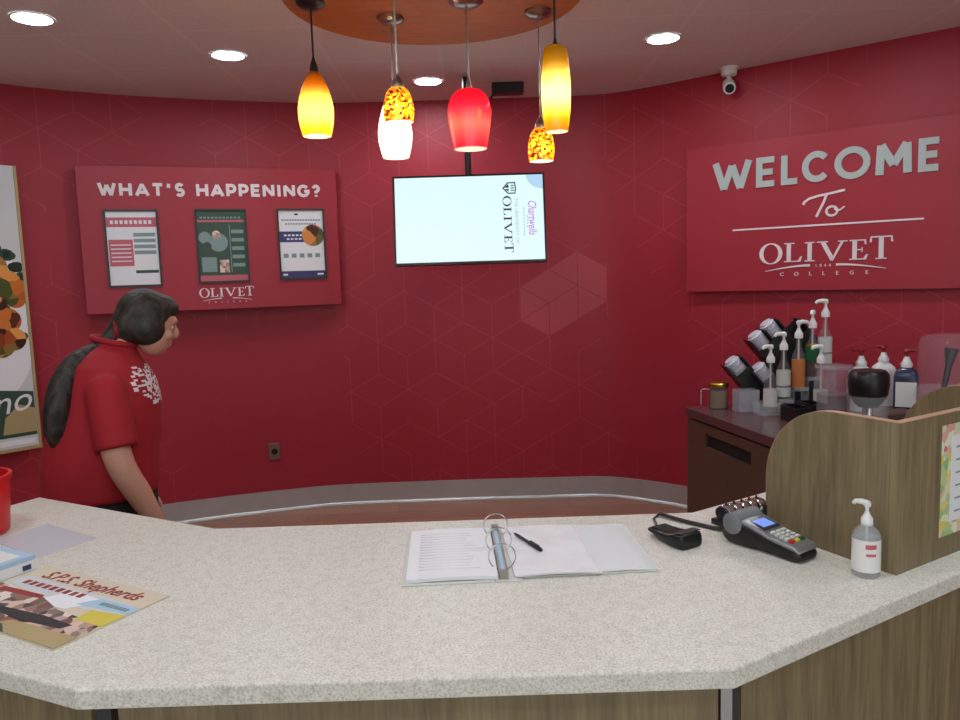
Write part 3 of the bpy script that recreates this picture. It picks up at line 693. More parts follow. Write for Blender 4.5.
# ------------------------------------------------------------------ wooden divider on the right wing
c0 = Vector((.872,1.592)); dw = Vector((.857,.515)); db = Vector((-.45,.893))
dv = thing('counter_divider','oak laminate three-sided divider with rounded corners standing on right end of counter','divider')
def side_panel(org, name):
    Fm = frame((org.x,org.y,CT),(db.x,db.y,0),(0,0,1)); b = MB(); b.M = Fm
    Lp = .335; Hh = .333; r = .19
    b.prism([(0,0),(Lp,0),(Lp,Hh-r)]+arc(Lp-r,Hh-r,r,0,90,12)+[(0,Hh)],-.011,.011); o = b.build(name,'wood',dv)
    e = MB(); e.M = Fm; pts = [(Lp,0),(Lp,Hh-r)]+arc(Lp-r,Hh-r,r,0,90,12)+[(0.0,Hh)]
    e2 = [(x+.0012*(1 if i < 2 else math.cos(R(90*(i-2)/12)) if i < 15 else 0), y+.0012*(0 if i < 2 else math.sin(R(90*(i-2)/12)) if i < 15 else 1)) for i,(x,y) in enumerate(pts)]
    for i in range(len(pts)-1): e.prism([pts[i],pts[i+1],e2[i+1],e2[i]],-.0112,.0112)
    e.build('edge_band','edge',o)
side_panel(c0+dw*.011,'side_panel'); side_panel(c0+dw*.60,'side_panel')
Fm = frame((c0.x,c0.y,CT),(dw.x,dw.y,0),(0,0,1)); b = MB(); b.M = Fm; b.box(0,.62,0,.333,0,.02); fo = b.build('front_panel','wood',dv)
b = MB(); b.M = Fm; b.box(0,.62,.333,.3343,0,.02); b.build('edge_band','edge',fo)
kp = c0+db*.337; MB().box(kp.x-.006,kp.x+.004,kp.y-.004,kp.y+.006,CT+.02,CT+.065).build('latch','black',dv)
fl = thing('flyer','flyer with a floral border taped to the front of the oak divider','flyer')
b = MB(); b.M = Fm; b.box(.163,.39,.05,.307,.0205,.0215); b.build('sheet','floral',fl)
b = MB(); b.M = Fm; b.box(.203,.35,.08,.28,.0215,.022); b.build('center_panel','paper',fl)
b = MB(); b.M = Fm
for k in range(6): [b.box(.222+.03*q,.246+.03*q,.25-.03*k,.254-.03*k,.0221,.0223) for q in range(2+k%3)]
b.build('wording','ink_grey',fl)

# ------------------------------------------------------------------ things on the counter
def lathe_part(name, prof, m, parent, seg=28, loc=(0,0,0), **k):
    b = MB(); b.M = Matrix.Translation(loc); b.lathe(prof,seg,**k); return b.build(name,m,parent,True,auto=35)
def pump_head(parent, z, m='white', s=1.0, rz=0, name='pump'):
    b = MB(); b.M = Matrix.Translation((0,0,z)) @ Matrix.Rotation(rz,4,'Z') @ Matrix.Scale(s,4)
    b.lathe([(.014,0),(.0145,.016),(.011,.022),(.007,.03),(.0065,.034)],20); b.lathe([(.0045,.03),(.0045,.05)],12)
    b.lathe([(.008,.048),(.0095,.054),(.0085,.06)],16)
    b.tube([(-.004,0,.056),(.014,0,.058),(.03,0,.056),(.036,0,.049)],[.008,.0075,.006,.005],10)
    return b.build(name,m,parent,True,auto=35)
sa = thing('hand_sanitizer_bottle','clear hand sanitizer pump bottle with white label in front of the oak divider','bottle',(.822,1.586,CT),R(235))
lathe_part('bottle',[(.001,0),(.026,0),(.0285,.004),(.0285,.088),(.026,.098),(.016,.108),(.0135,.112),(.0135,.116)],'gel',sa)
lathe_part('label',[(.0289,.014),(.0289,.084)],'white',sa,cap0=False,cap1=False)
b = MB()
for k in range(9):
    a0_ = R(18-4*k); 
for (z,h_,a0_,a1_) in ((.066,.01,5,50),(.05,.006,8,48)):
    n = 8; vs = []; 
    for i in range(n+1):
        a = R(a0_+(a1_-a0_)*i/n); vs += [(.0292*math.cos(a),.0292*math.sin(a),z),(.0292*math.cos(a),.0292*math.sin(a),z+h_)]
    b.add(vs,[(2*i,2*i+2,2*i+3,2*i+1) for i in range(n)])
b.build('label_print','ink_pink',sa); pump_head(sa,.112,'white',.84,R(250)); lathe_part('dip_tube',[(.003,.012),(.003,.112)],'offwhite',sa,10)

# card terminal
def frame3(loc, rz): return loc
ct = thing('card_terminal','grey and black card payment terminal with lit blue screen','card terminal',(.735,1.668,CT),math.atan2(.83,-.55))
def sect(x, zb, zt, hw, rr=.3, n=24):
    pts = []
    for k in range(n):
        a = 2*PI*k/n; c,s_ = math.cos(a),math.sin(a); e = .45
        pts.append((x, hw*math.copysign(abs(c)**e,c), (zb+zt)/2+(zt-zb)/2*math.copysign(abs(s_)**e,s_)))
    return pts
b = MB(); b.loft([sect(*q) for q in ((0,.006,.02,.03),(.008,.002,.028,.037),(.03,.001,.034,.039),(.08,.006,.042,.039),(.115,.004,.05,.041),(.135,.001,.06,.044),(.17,.0,.064,.045),(.195,.0,.062,.044),(.21,.006,.052,.038))])
b.build('lower_body','black',ct,True,auto=60)
b = MB(); b.loft([sect(*q) for q in ((.004,.02,.03,.034),(.012,.026,.037,.0385),(.08,.036,.0485,.0405),(.125,.05,.062,.043),(.15,.056,.068,.044))])
b.build('upper_shell','silver',ct,True,auto=60)
b = MB(); b.M = Matrix.Translation((.178,0,.052)) @ Matrix.Rotation(PI/2,4,'X'); b.lathe([(.020,-.047),(.027,-.044),(.027,.044),(.020,.047)],28); b.build('printer_cover','grey',ct,True)
sl = math.atan2(.0485-.037,.068); Tp = frame((.02,0,.0385),(0,-1,0),(math.cos(.18),0,math.sin(.18)))   # x across, y up the slope
b = MB(); b.M = Tp; b.box(-.029,.029,.078,.126,-.002,.0045); b.build('screen_surround','charcoal',ct)
b = MB(); b.M = Tp; b.box(-.022,.022,.086,.119,.0045,.0052); b.build('screen','lcd',ct)
for r_ in range(5):
    for c_ in range(3):
        b = MB(); b.M = Tp; x_ = -.019+.019*c_; y_ = .012+.0125*r_
        b.box(x_-.0068,x_+.0068,y_-.004,y_+.004,-.001,.0048-.0004*r_)
        m_ = 'offwhite' if r_ else ('red_cup','yellow','green')[c_]
        b.build('key',m_,ct)

# small black reader
sr = thing('card_reader','small black wedge shaped card reader on the counter left of the payment terminal','card reader',(.497,1.771,CT),math.atan2(.87,-.5))
b = MB(); b.loft([sect(*q) for q in ((0,.001,.034,.033),(.006,0,.04,.036),(.03,0,.038,.037),(.05,.003,.03,.036),(.1,.012,.026,.032),(.125,.014,.024,.026))]); b.build('body','black',sr,True,auto=60)
b = MB(); b.loft([sect(*q) for q in ((.004,.0398,.0415,.034),(.028,.0385,.040,.035))]); b.build('top_edge','charcoal',sr,True,auto=60)
b = MB(); b.box(.045,.115,-.022,.022,.024,.0285); b.build('swipe_slot','black_matte',sr)

# banded cylinder
cd = thing('coin_dispenser','chrome and black banded cylinder on a black base behind the payment terminal','coin dispenser',(.683,1.965,CT),math.atan2(.094,.166)); cd.scale = (.84,.84,.72)
b = MB(); b.M = Matrix.Translation((0,0,.046)) @ Matrix.Rotation(PI/2,4,'Y'); b.lathe([(.012,-.092),(.024,-.09),(.026,-.084),(.026,.084),(.024,.09),(.012,.092)],28); b.build('tube','black',cd,True)
for k in range(5):
    b = MB(); b.M = Matrix.Translation((-.068+.034*k,0,.046)) @ Matrix.Rotation(PI/2,4,'Y'); b.lathe([(.0262,-.012),(.0285,-.010),(.0285,.010),(.0262,.012)],28); b.build('band','chrome',cd,True)
    b = MB(); b.lathe([(.0035,.072),(.0035,.082),(.002,.084)],10); o = b.build('stud','black',cd,True); o.location = (-.068+.034*k,0,0)
MB().box(-.098,.098,-.036,.036,0,.022).build('base','black',cd,bevel=.005)

pc = MB().tube([(.48,2.02,CT+.008),(.50,1.995,CT+.007),(.54,1.95,CT+.006),(.59,1.90,CT+.006),(.63,1.868,CT+.008),(.645,1.85,CT+.02)],.0075,10,sq=.6)
pc = pc.build('power_cord','black',None,True); tag(pc,'thick black cord running from the counter back edge to the payment terminal','cord')
rc = MB().tube([(.48,2.028,CT+.006),(.455,1.99,CT+.005),(.452,1.945,CT+.006),(.444,1.905,CT+.008),(.44,1.875,CT+.019)],.0028,8).build('reader_cable','black',None,True)
tag(rc,'thin black cable from the counter back edge to the small card reader','cable')

# open ring binder and pen
bi = thing('ring_binder','open white three-ring binder with pages lying on the counter','binder',(-.182,1.600,CT),R(2.5))
b = MB(); b.box(-.006,.20,-.004,.345,0,.004); b.box(.202,.262,-.004,.345,0,.003); b.box(.264,.565,.012,.332,0,.004); b.build('cover','offwhite',bi,bevel=.0015)
def page(name, x0, x1, y0, y1, z0, thick, m, bow=.0, skew=0):
    n = 10; b = MB(); r0 = []
    for i in range(n+1):
        t = i/n; x = x0+(x1-x0)*t; z = z0+bow*math.sin(PI*t)
        r0.append([(x,y0,z),(x,y0,z+thick),(x+skew,y1,z+thick),(x+skew,y1,z)])
    b.loft(r0); return b.build(name,m,bi)
page('page_stack',.004,.207,.004,.328,.004,.008,'paper',.003)
pg = page('page',.245,.44,.006,.33,.005,.004,'page_pink',.004,-.006)
ps = page('pocket_sheet',.405,.573,.01,.318,.005,.003,'pocket',.003,-.012)
page('backing_page',.41,.548,.016,.31,.0045,.001,'paper',.001,-.012)
b = MB()
for k in range(14):
    b.box(.03,.03+.11+.05*random.random(),.05+.018*k,.054+.018*k,.0145,.0152)
b.build('print','paper_mark',bi)
b = MB(); b.M = Matrix.Translation((.221,.17,.004)); b.box(-.011,.011,-.15,.15,0,.006); rm = b.build('ring_mechanism','steel',bi,bevel=.002)
b = MB(); b.box(.217,.225,.03,.31,.0101,.0112); b.build('blue_strip','sky',rm)
MB().box(.212,.23,.004,.022,.004,.02).build('lever','nickel',rm); MB().box(.212,.23,.318,.334,.004,.02).build('lever','nickel',rm)
for y_ in (.06,.17,.28):
    b = MB(); b.tube([(.221+.031*math.cos(t),y_,.034+.031*math.sin(t)) for t in [2*PI*k/28 for k in range(28)]],.0017,8,loop=True); b.build('ring','chrome',bi,True)
pn = thing('ballpoint_pen','black ballpoint pen lying on the right page of the binder','pen',(.102,1.812,CT+.0172),math.atan2(-.116,.054))
b = MB(); b.M = Matrix.Rotation(PI/2,4,'Y'); b.lathe([(.001,-.07),(.003,-.062),(.004,-.05),(.004,.03)],14); b.build('barrel','charcoal',pn,True)
b = MB(); b.M = Matrix.Rotation(PI/2,4,'Y'); b.lathe([(.0052,.012),(.0054,.02),(.0054,.064),(.004,.07)],14); b.build('cap','black',pn,True)
b = MB(); b.box(.018,.06,-.0015,.0015,.0052,.008); b.build('clip','black',pn)

# magazine sheet
mg = thing('magazine','glossy printed magazine lying on the left end of the counter','magazine',(-.688,1.583,CT),math.atan2(-.2,.376)+0)
# local frame: x along the title edge toward its right end (0 = right end), y away from the reader
mats = ['cream','ink_red','paper','sky','people','yellow','ink','tan','ink_pale','ink_green']
s = MB(); Wd = .43; Hd = .262
s.box(-Wd,0,-Hd,0,0,.004); sheet = s.build('cover','cream',mg)
s = MB()
def ly(m, pl, l): s.mi = mats.index(m); s.prism(pl,.004,.004+.0003*l)
ly('ink_pale',[(-.40,-.055),(-.02,-.07),(-.02,-.12),(-.2,-.13),(-.43,-.10)],1)
ly('sky',[(-.12,-.075),(0,-.075),(0,-.105),(-.15,-.115)],2); ly('paper',[(-.22,-.07),(-.11,-.08),(-.15,-.14),(-.26,-.15)],1.5)
ly('people',[(-.43,-.11),(-.26,-.12),(-.16,-.15),(-.01,-.16),(0,-.19),(0,-.262),(-.43,-.262)],3)
ly('yellow',[(-.09,-.122),(0,-.11),(0,-.165),(-.08,-.165)],4); ly('ink_red',[(-.40,-.12),(-.26,-.115),(-.25,-.13),(-.4,-.14)],4)
ly('ink',[(-.30,-.19),(-.16,-.18),(-.06,-.185),(-.07,-.205),(-.2,-.215),(-.29,-.205)],5); ly('tan',[(-.2,-.22),(0,-.215),(0,-.262),(-.24,-.262)],5); ly('ink_green',[(-.43,-.245),(-.2,-.24),(-.16,-.262),(-.43,-.262)],6)
s.build('cover_picture',mats,mg)
s = MB(); s.text('S.P.S. Shepherds',.052,-.375,-.052,.0046,depth=.0004,shear=.25,sx=.96,bold=.0008); s.build('title','ink_red',mg)
s = MB()
for k in range(9): s.box(-.38+.024*k,-.365+.024*k,-.092,-.074,.0046,.005)
s.build('subtitle','ink_red',mg)
s = MB()
for k in range(8): s.box(-.10+.011*k,-.092+.011*k,-.098,-.086,.005,.0054)
s.build('tag_line','ink_grey',mg)

bx_ = thing('tissue_box','light blue and white cardboard box at the left edge of the counter','box',(-1.087,1.770,CT+.0005),math.atan2(.484,-.875))
MB().box(0,.20,0,.12,0,.036).build('carton','white',bx_,bevel=.002)
b = MB(); b.box(-.0008,.2008,-.0008,.1208,.026,.0368); b.build('top_band','sky',bx_)
b = MB(); b.box(.02,.18,.02,.10,.0368,.0374); b.build('top_label','white',bx_)
b = MB(); b.box(-.0012,0,.085,.105,.003,.02); b.build('corner_mark','sky',bx_)
b = MB(); b.box(-.0012,0,.01,.03,.006,.018); b.build('side_print','ink_navy',bx_)
ss = MB().prism([(-1.33,1.99),(-1.257,2.126),(-1.048,1.989),(-1.125,1.845)],CT,CT+.0012).build('plastic_sleeve','sleeve',None)
tag(ss,'translucent lavender plastic sheet sleeve on the counter between magazine and red tub','plastic sleeve')
rt = thing('red_tub','red plastic tub at the left edge of the counter','tub',(-1.43,2.05,CT))
lathe_part('body',[(.001,0),(.09,0),(.096,.006),(.108,.15),(.104,.15),(.09,.01),(.001,.008)],'red_cup',rt,40,cap0=False,cap1=False)
lathe_part('rim',[(.108,.15),(.113,.152),(.113,.164),(.104,.164),(.104,.15)],'red_cup',rt,40,cap0=False,cap1=False)

# ------------------------------------------------------------------ drinks cabinet on the right
C0 = Vector((1.073,3.954)); fd = Vector((.194,-.981)); gd = Vector((.981,.194)); KT = .88
def cb(a, g): v = C0+fd*a+gd*g; return (v.x,v.y)
kb = thing('drinks_cabinet','dark brown low cabinet with plum top against the right wall','cabinet')
MB().prism([cb(.0,0),cb(1.15,0),cb(1.15,1.24),cb(0,1.24)],KT-.045,KT).build('worktop','worktop',kb,bevel=.003)
MB().prism([cb(.012,.03),cb(1.14,.03),cb(1.14,1.23),cb(.012,1.23)],.08,KT-.046).build('body','brown',kb)
MB().prism([cb(.05,.08),cb(1.1,.08),cb(1.1,1.2),cb(.05,1.2)],0,.08).build('plinth','black_matte',kb)
FF = frame((C0.x+gd.x*.03,C0.y+gd.y*.03,0),(fd.x,fd.y,0),(0,0,1))    # x along the front, z toward the room
def cab_door(x0, x1):
    z0, z1 = .1, KT-.06; sx0, sx1, sz0, sz1 = x0+.2, x0+.62 if x1-x0 > .7 else x1-.04, z1-.11, z1-.045
    b = MB(); b.M = FF
    b.box(x0,x1,z0,sz0,-.0,.02); b.box(x0,x1,sz1,z1,0,.02); b.box(x0,sx0,sz0,sz1,0,.02); b.box(sx1,x1,sz0,sz1,0,.02); o = b.build('door','brown',kb)
    b = MB(); b.M = FF; b.box(sx0,sx1,sz0,sz1,.001,.003); b.build('handle_slot','black_matte',o)
    b = MB(); b.M = FF; b.box(x0,x1,z1,z1+.003,.0,.021); b.build('door_edge','nickel',o)
cab_door(.005,.805); cab_door(.822,1.14)

def kx(X, Y): return (X,Y,KT)
jr = thing('glass_jar','glass mug jar with a brass lid at the far left of the drinks cabinet','jar',kx(1.232,3.90))
lathe_part('glass',[(.045,0),(.047,.004),(.047,.11)],'smoke',jr); lathe_part('filling',[(.042,.004),(.042,.095)],'tan',jr); lathe_part('lid',[(.05,.11),(.051,.114),(.051,.128),(.045,.134)],'gold',jr)
b = MB(); b.tube([(-.046,0,.10),(-.085,0,.10),(-.09,0,.09),(-.09,0,.02)],.004,8); b.build('handle','clear2',jr,True)
def open_bin(name,label,cat,X,Y,w,d,h,m,t=.004,rz=.1,group=None):
    o = thing(name,label,cat,kx(X,Y),rz,group)
    b = MB(); b.box(-w/2,w/2,-d/2,d/2,0,t); b.build('bottom',m,o)
    for (x0,x1,y0,y1) in ((-w/2,w/2,-d/2,-d/2+t),(-w/2,w/2,d/2-t,d/2),(-w/2,-w/2+t,-d/2+t,d/2-t),(w/2-t,w/2,-d/2+t,d/2-t)):
        b = MB(); b.box(x0,x1,y0,y1,t,h); b.build('side',m,o)
    return o
open_bin('acrylic_bin','clear square acrylic bin beside the glass jar, under the black lid tubes','bin',1.334,3.785,.105,.085,.11,'clear2')
open_bin('acrylic_tray','shallow clear acrylic tray right of the square bin, under the nearest pump bottle','tray',1.407,3.68,.106,.10,.06,'clear')
# angled lid dispenser
ld_ = thing('lid_dispenser','black rack of slanted lid tubes on the drinks cabinet, frosted lids showing','lid dispenser',(0,0,0))
tilt = R(40)
spots = [(1.302,3.90,1.118),(1.426,3.87,1.086),(1.431,3.93,1.245),(1.504,3.96,1.30),(1.632,3.98,1.295)]
ax = Vector((-math.sin(tilt),0,math.cos(tilt)))
for k,(x_,y_,z_) in enumerate(spots):
    ln = min(.22,(z_-KT-.06)/math.cos(tilt)-.012)
    e = Vector((x_,y_,z_)); b = MB(); b.M = frame(tuple(e-ax*.01),(math.cos(tilt),0,math.sin(tilt)),(0,1,0)); b.M = b.M  # z axis along +ax
    w = .05
    b.box(-w,-w+.006,-w,w,-ln,.022); b.box(w-.006,w,-w,w,-ln,.012); b.box(-w+.006,w-.006,w-.006,w,-ln,0); b.box(-w+.006,w-.006,-w,-w+.006,-ln,-.05); b.box(-w,w,-w,w,-ln-.004,-ln)
    b.build('tube','black',ld_)
for k,(x_,y_,z_) in enumerate(spots[:4]):
    e = Vector((x_,y_,z_)); b = MB(); b.M = frame(tuple(e),(math.cos(tilt),0,math.sin(tilt)),(0,1,0))
    for q in range(9):
        b.lathe([(.038,-.09+q*.011),(.041,-.087+q*.011),(.041,-.084+q*.011),(.035,-.079+q*.011)],28)
    b.lathe([(.035,.009),(.030,.018),(.010,.02)],28)
    o = b.build('lid_stack','cloud',None,True)
    tag(o,['stack of frosted cup lids in the leftmost slanted black tube','stack of frosted cup lids lowest, just left of the nearest clear pump bottle','stack of frosted cup lids in the middle tube of the black rack','stack of frosted cup lids in the topmost front tube of the black rack'][k],'lids','cup lid stacks in the rack')
MB().box(1.50,1.76,4.0,4.03,KT,KT+.30).build('back_post','black',ld_); MB().box(1.40,1.78,3.86,4.03,KT,KT+.01).build('base_plate','black',ld_)
MB().box(1.56,1.76,3.90,4.0,KT+.01,KT+.17).build('riser','black',ld_)

# stepped rack with syrup pump bottles
rk = thing('bottle_rack','clear acrylic stepped rack holding the pump bottles','rack')
bot = [(1.425,3.70,.004),(1.497,3.72,.062),(1.578,3.74,.116),(1.655,3.76,.163),(1.727,3.78,.214)]
for k,(x_,y_,z_) in enumerate(bot):
    if k == 0: continue
    b = MB(); b.box(x_-.036,x_+.036,y_-.042,y_+.042,KT+z_-.006,KT+z_-.001); b.box(x_+.033,x_+.036,y_-.042,y_+.042,KT,KT+z_-.006); b.box(x_-.036,x_-.033,y_-.042,y_+.042,KT,KT+z_-.006); b.box(x_-.036,x_+.036,y_-.044,y_-.042,KT+z_-.008,KT+z_+.012)
    b.build('step','clear',rk)
def pump_bottle(label, X, Y, z, kind, rz):
    t = thing('pump_bottle',label,'pump bottle',(X,Y,KT+z),rz,'syrup pump bottles on the drinks cabinet')
    lathe_part('bottle',[(.001,0),(.030,0),(.0325,.005),(.0325,.15),(.028,.17),(.016,.195),(.0125,.21),(.0125,.255)],'crystal',t)
    if kind == 'amber': lathe_part('syrup',[(.0315,.006),(.0315,.145)],'amber_syrup',t)
    elif kind == 'green': lathe_part('syrup',[(.0315,.006),(.0315,.08)],'kraft',t); lathe_part('label',[(.033,.085),(.033,.16)],'green',t,cap0=False,cap1=False); lathe_part('shoulder_band',[(.033,.16),(.031,.172)],'gold',t,cap0=False,cap1=False)
    elif kind == 'white':
        lathe_part('label',[(.033,.075),(.033,.15)],'offwhite',t,cap0=False,cap1=False); lathe_part('lower_label',[(.033,.02),(.033,.066)],'offwhite',t,cap0=False,cap1=False)
    elif kind == 'honey': lathe_part('syrup',[(.0315,.006),(.0315,.03)],'gold',t); lathe_part('label',[(.033,.035),(.033,.12)],'offwhite',t,cap0=False,cap1=False)
    pump_head(t,.25,'white',1.4,0); lathe_part('dip_tube',[(.004,.02),(.004,.25)],'offwhite',t,10)
pump_bottle('clear pump bottle with white label and yellow syrup, nearest the square acrylic bin',*bot[0],'honey',R(200))
pump_bottle('clear pump bottle with white label, second from the left on the stepped rack',*bot[1],'white',R(190))
pump_bottle('amber syrup pump bottle in the middle of the stepped rack',*bot[2],'amber',R(5))
pump_bottle('pump bottle with a dark green label on the stepped rack',*bot[3],'green',R(240))
pump_bottle('tallest standing pump bottle, on the top step, with white label',*bot[4],'white',R(180))
pump_bottle('pump bottle with tan base behind the clear canister, white pump bent left',1.652,3.655,.0,'honey',R(190))

def black_caddy(label, X, Y, w, d, h, rz):
    o = open_bin('condiment_caddy',label,'caddy',X,Y,w,d,h,'black',.006,rz,'black condiment caddies')
    MB().box(-w/2+.008,w/2-.008,-d/2+.008,d/2-.008,.006,h*.6).build('sachets','kraft',o)
black_caddy('black condiment caddy in front of the stepped bottle rack, left one',1.47,3.50,.085,.13,.07,.15)
black_caddy('black condiment caddy beside the clear canister, right one',1.565,3.56,.08,.13,.075,.15)
cn = thing('clear_canister','tall cloudy clear canister between the black caddies and the black topped jar','canister',kx(1.572,3.35))
lathe_part('body',[(.001,0),(.066,0),(.07,.005),(.074,.265),(.07,.265),(.066,.01)],'crystal',cn,36,cap0=False,cap1=False); lathe_part('rim',[(.074,.262),(.078,.264),(.078,.277),(.072,.277)],'clear2',cn,36,cap0=False,cap1=False)
lathe_part('contents',[(.064,.01),(.069,.15)],'smoke',cn,36)
dj = thing('black_topped_jar','clear round jar with big black domed scoop top behind the oak divider','jar',kx(1.635,3.17))
lathe_part('glass',[(.001,0),(.072,0),(.076,.006),(.078,.17)],'clear',dj,36,cap0=False,cap1=False)
lathe_part('dome',[(.04,.12),(.058,.14),(.074,.17),(.081,.215),(.079,.258),(.066,.275),(.03,.28)],'black',dj,36)
lathe_part('stem',[(.03,.006),(.022,.03),(.022,.12)],'chrome',dj,24)
def jug(label, X, Y, m, rz, w=.055):
    t = thing('sauce_jug',label,'pump jug',kx(X,Y),rz,'pump jugs behind the divider')
    b = MB(); rings = []
    for z,a in ((0,w),(.17,w),(.195,w*.9),(.215,w*.5),(.22,.02)):
        rings.append([(a*math.copysign(abs(math.cos(2*PI*k/24))**.5,math.cos(2*PI*k/24)), a*.8*math.copysign(abs(math.sin(2*PI*k/24))**.5,math.sin(2*PI*k/24)),z) for k in range(24)])
    b.loft(rings); b.build('body',m,t,True,auto=50)
    b = MB(); b.box(-w*.8,w*.8,-w*.83,-w*.80,.03,.15); b.build('label','white',t)
    lathe_part('collar',[(.024,.218),(.026,.235),(.018,.25),(.011,.27)],'white',t)
    b = MB(); b.lathe([(.006,.268),(.006,.292)],12); b.lathe([(.016,.288),(.018,.296),(.012,.304)],16); b.tube([(-.01,0,.297),(.02,0,.3),(.05,0,.297)],[.011,.009,.006],10); b.build('pump','red_pump',t,True,auto=35)
jug('white pump jug with red pump, directly behind the black topped jar',1.885,3.73,'white',R(190))
jug('white pump jug with red pump, middle of the three jugs',2.06,3.85,'white',R(170))
jug('dark blue pump jug with white label and red pump beside the clear dome',2.06,3.64,'blue_syrup',R(-30))
km = MB(); km.box(-.11,.11,-.06,.06,0,.05); km = km.build('brown_tray','kraft',None,bevel=.006); km.location = kx(1.86,3.40); km.rotation_euler = (0,0,.2); tag(km,'dark brown low tray on the cabinet behind the curved divider panel','tray')
dm = thing('clear_dome','big clear acrylic dispenser dome with a black scoop inside at the right edge','dome',kx(2.17,3.46))
lathe_part('shell',[(.135,.12),(.142,.14),(.142,.34),(.13,.375),(.09,.39),(.01,.394)],'crystal',dm,40,cap0=False,cap1=False)
lathe_part('base_ring',[(.13,0),(.145,.01),(.15,.11),(.148,.14),(.14,.14)],'clear',dm,40)
b = MB(); b.tube([(-.05,-.02,.145),(-.02,0,.24),(.0,.01,.32)],[.012,.014,.03],12); b.build('scoop','black',dm,True)

# ------------------------------------------------------------------ the person
pe = thing('person','person with long dark ponytail in a red polo shirt standing behind the counter, facing right','person',(-1.47,2.95,0),R(20))
def rg(cx, cy, z, rx, ry, n=28, tilt=0, e=.85):
    out = []
    for k in range(n):
        a = 2*PI*k/n; c,s_ = math.cos(a),math.sin(a)
        x = rx*math.copysign(abs(c)**e,c); out.append((cx+x, cy+ry*math.copysign(abs(s_)**e,s_), z+x*tilt))
    return out
hrot = Matrix.Rotation(R(10),3,'Z') @ Matrix.Rotation(R(16),3,'Y')
HC = Vector((.175,0,1.455))
def hp(x,y,z): return HC+hrot@Vector((x,y,z))
# right arm is on the camera side (local -y)
R_sh, R_el, R_wr = Vector((.02,-.20,1.25)), Vector((.06,-.265,.955)), Vector((.165,-.245,.715))
L_sh, L_el, L_wr = Vector((.03,.20,1.25)), Vector((.0,.27,.96)), Vector((.08,.25,.72))
b = MB()
b.loft([rg(-.03,0,.78,.16,.19),rg(-.03,0,.9,.165,.19),rg(-.01,0,1.05,.16,.18),rg(.01,0,1.18,.14,.17),rg(.015,0,1.27,.11,.16),rg(.03,0,1.33,.08,.11),rg(.055,0,1.37,.06,.062),rg(.095,0,1.41,.056,.056),rg(.14,0,1.46,.055,.055)])
b.ell(hp(0,0,.012),(.098,.076,.106),hrot); b.ell(hp(.03,0,-.05),(.066,.058,.072),hrot)
b.ell(hp(.058,0,-.09),(.028,.03,.022),hrot)                      # chin
b.limb([hp(.085,0,.012),hp(.108,0,-.012),hp(.105,0,-.026)],[.011,.013,.015],10,2)  # nose
b.ell(hp(.086,0,.03),(.018,.046,.014),hrot)                      # brow
b.ell(hp(.09,0,-.056),(.012,.024,.007),hrot); b.ell(hp(.088,0,-.069),(.012,.021,.008),hrot)   # lips
for s_ in (-1,1):
    b.ell(hp(.07,s_*.04,-.03),(.024,.02,.022),hrot)
    b.ell(hp(-.005,s_*.077,-.012),(.017,.008,.03),hrot)          # ears
for sh_,el_,wr_,sd in ((R_sh,R_el,R_wr,-1),(L_sh,L_el,L_wr,1)):
    b.limb([sh_+(el_-sh_)*.2,(sh_+el_)/2+Vector((-.01,0,0)),el_,(el_+wr_)/2,wr_],[.05,.054,.05,.046,.031])
    d = (wr_-el_).normalized(); pl = wr_+d*.05; side = Vector((0,-sd,0)); fw = d.cross(Vector((0,1,0))).normalized()
    if fw.x < 0: fw = -fw
    b.limb([wr_,wr_+d*.035,wr_+d*.075],[.029,.032,.03],14,3)
    for q,(off,ln) in enumerate(((.028,.068),(.010,.078),(-.009,.072),(-.026,.056))):
        st = wr_+d*.078+fw*off; cu = (d*.9+side*.35).normalized(); cu2 = (d*.55+side*.8).normalized()
        b.limb([st-d*.03,st,st+cu*ln*.5,st+cu*ln*.5+cu2*ln*.5],[.0105,.0105,.0095,.008],10,2)
    b.limb([wr_+d*.02+fw*.02,wr_+d*.05+fw*.045+side*.01,wr_+d*.085+fw*.05+side*.025],[.013,.0115,.009],10,2)
for s_ in (-1,1):
    b.limb([(0,s_*.095,.82),(.01,s_*.1,.48),(-.01,s_*.105,.1)],[.105,.07,.045]); b.limb([(-.03,s_*.105,.045),(.06,s_*.11,.04),(.13,s_*.115,.032)],[.04,.038,.028])
body = b.build('body','skin',pe); remesh(body,.0062,3)
b = MB()
b.loft([rg(-.04,0,.80,.205,.235),rg(-.04,0,.815,.21,.24),rg(-.035,0,.93,.212,.24),rg(-.01,0,1.05,.205,.232),rg(.01,0,1.16,.19,.225),rg(.015,0,1.24,.17,.218,tilt=-.05),rg(.015,0,1.30,.145,.2,tilt=-.1),rg(.025,0,1.345,.11,.145,tilt=-.15),rg(.045,0,1.378,.078,.085,tilt=-.2),rg(.055,0,1.392,.07,.075,tilt=-.25)])
for sh_,el_ in ((R_sh,R_el),(L_sh,L_el)):
    d = (el_-sh_).normalized(); u_ = d.cross(Vector((1,0,0))).normalized(); w_ = u_.cross(d).normalized(); rings = []
    for t,r_ in ((-.03,.03),(-.015,.055),(.02,.07),(.1,.074),(.18,.075),(.24,.076),(.243,.072)):
        rings.append([tuple(sh_+d*t+(u_*math.cos(2*PI*k/24)+w_*math.sin(2*PI*k/24))*r_) for k in range(24)])
    b.loft(rings)
shirt = b.build('polo_shirt','shirt',pe); remesh(shirt,.0085,9)
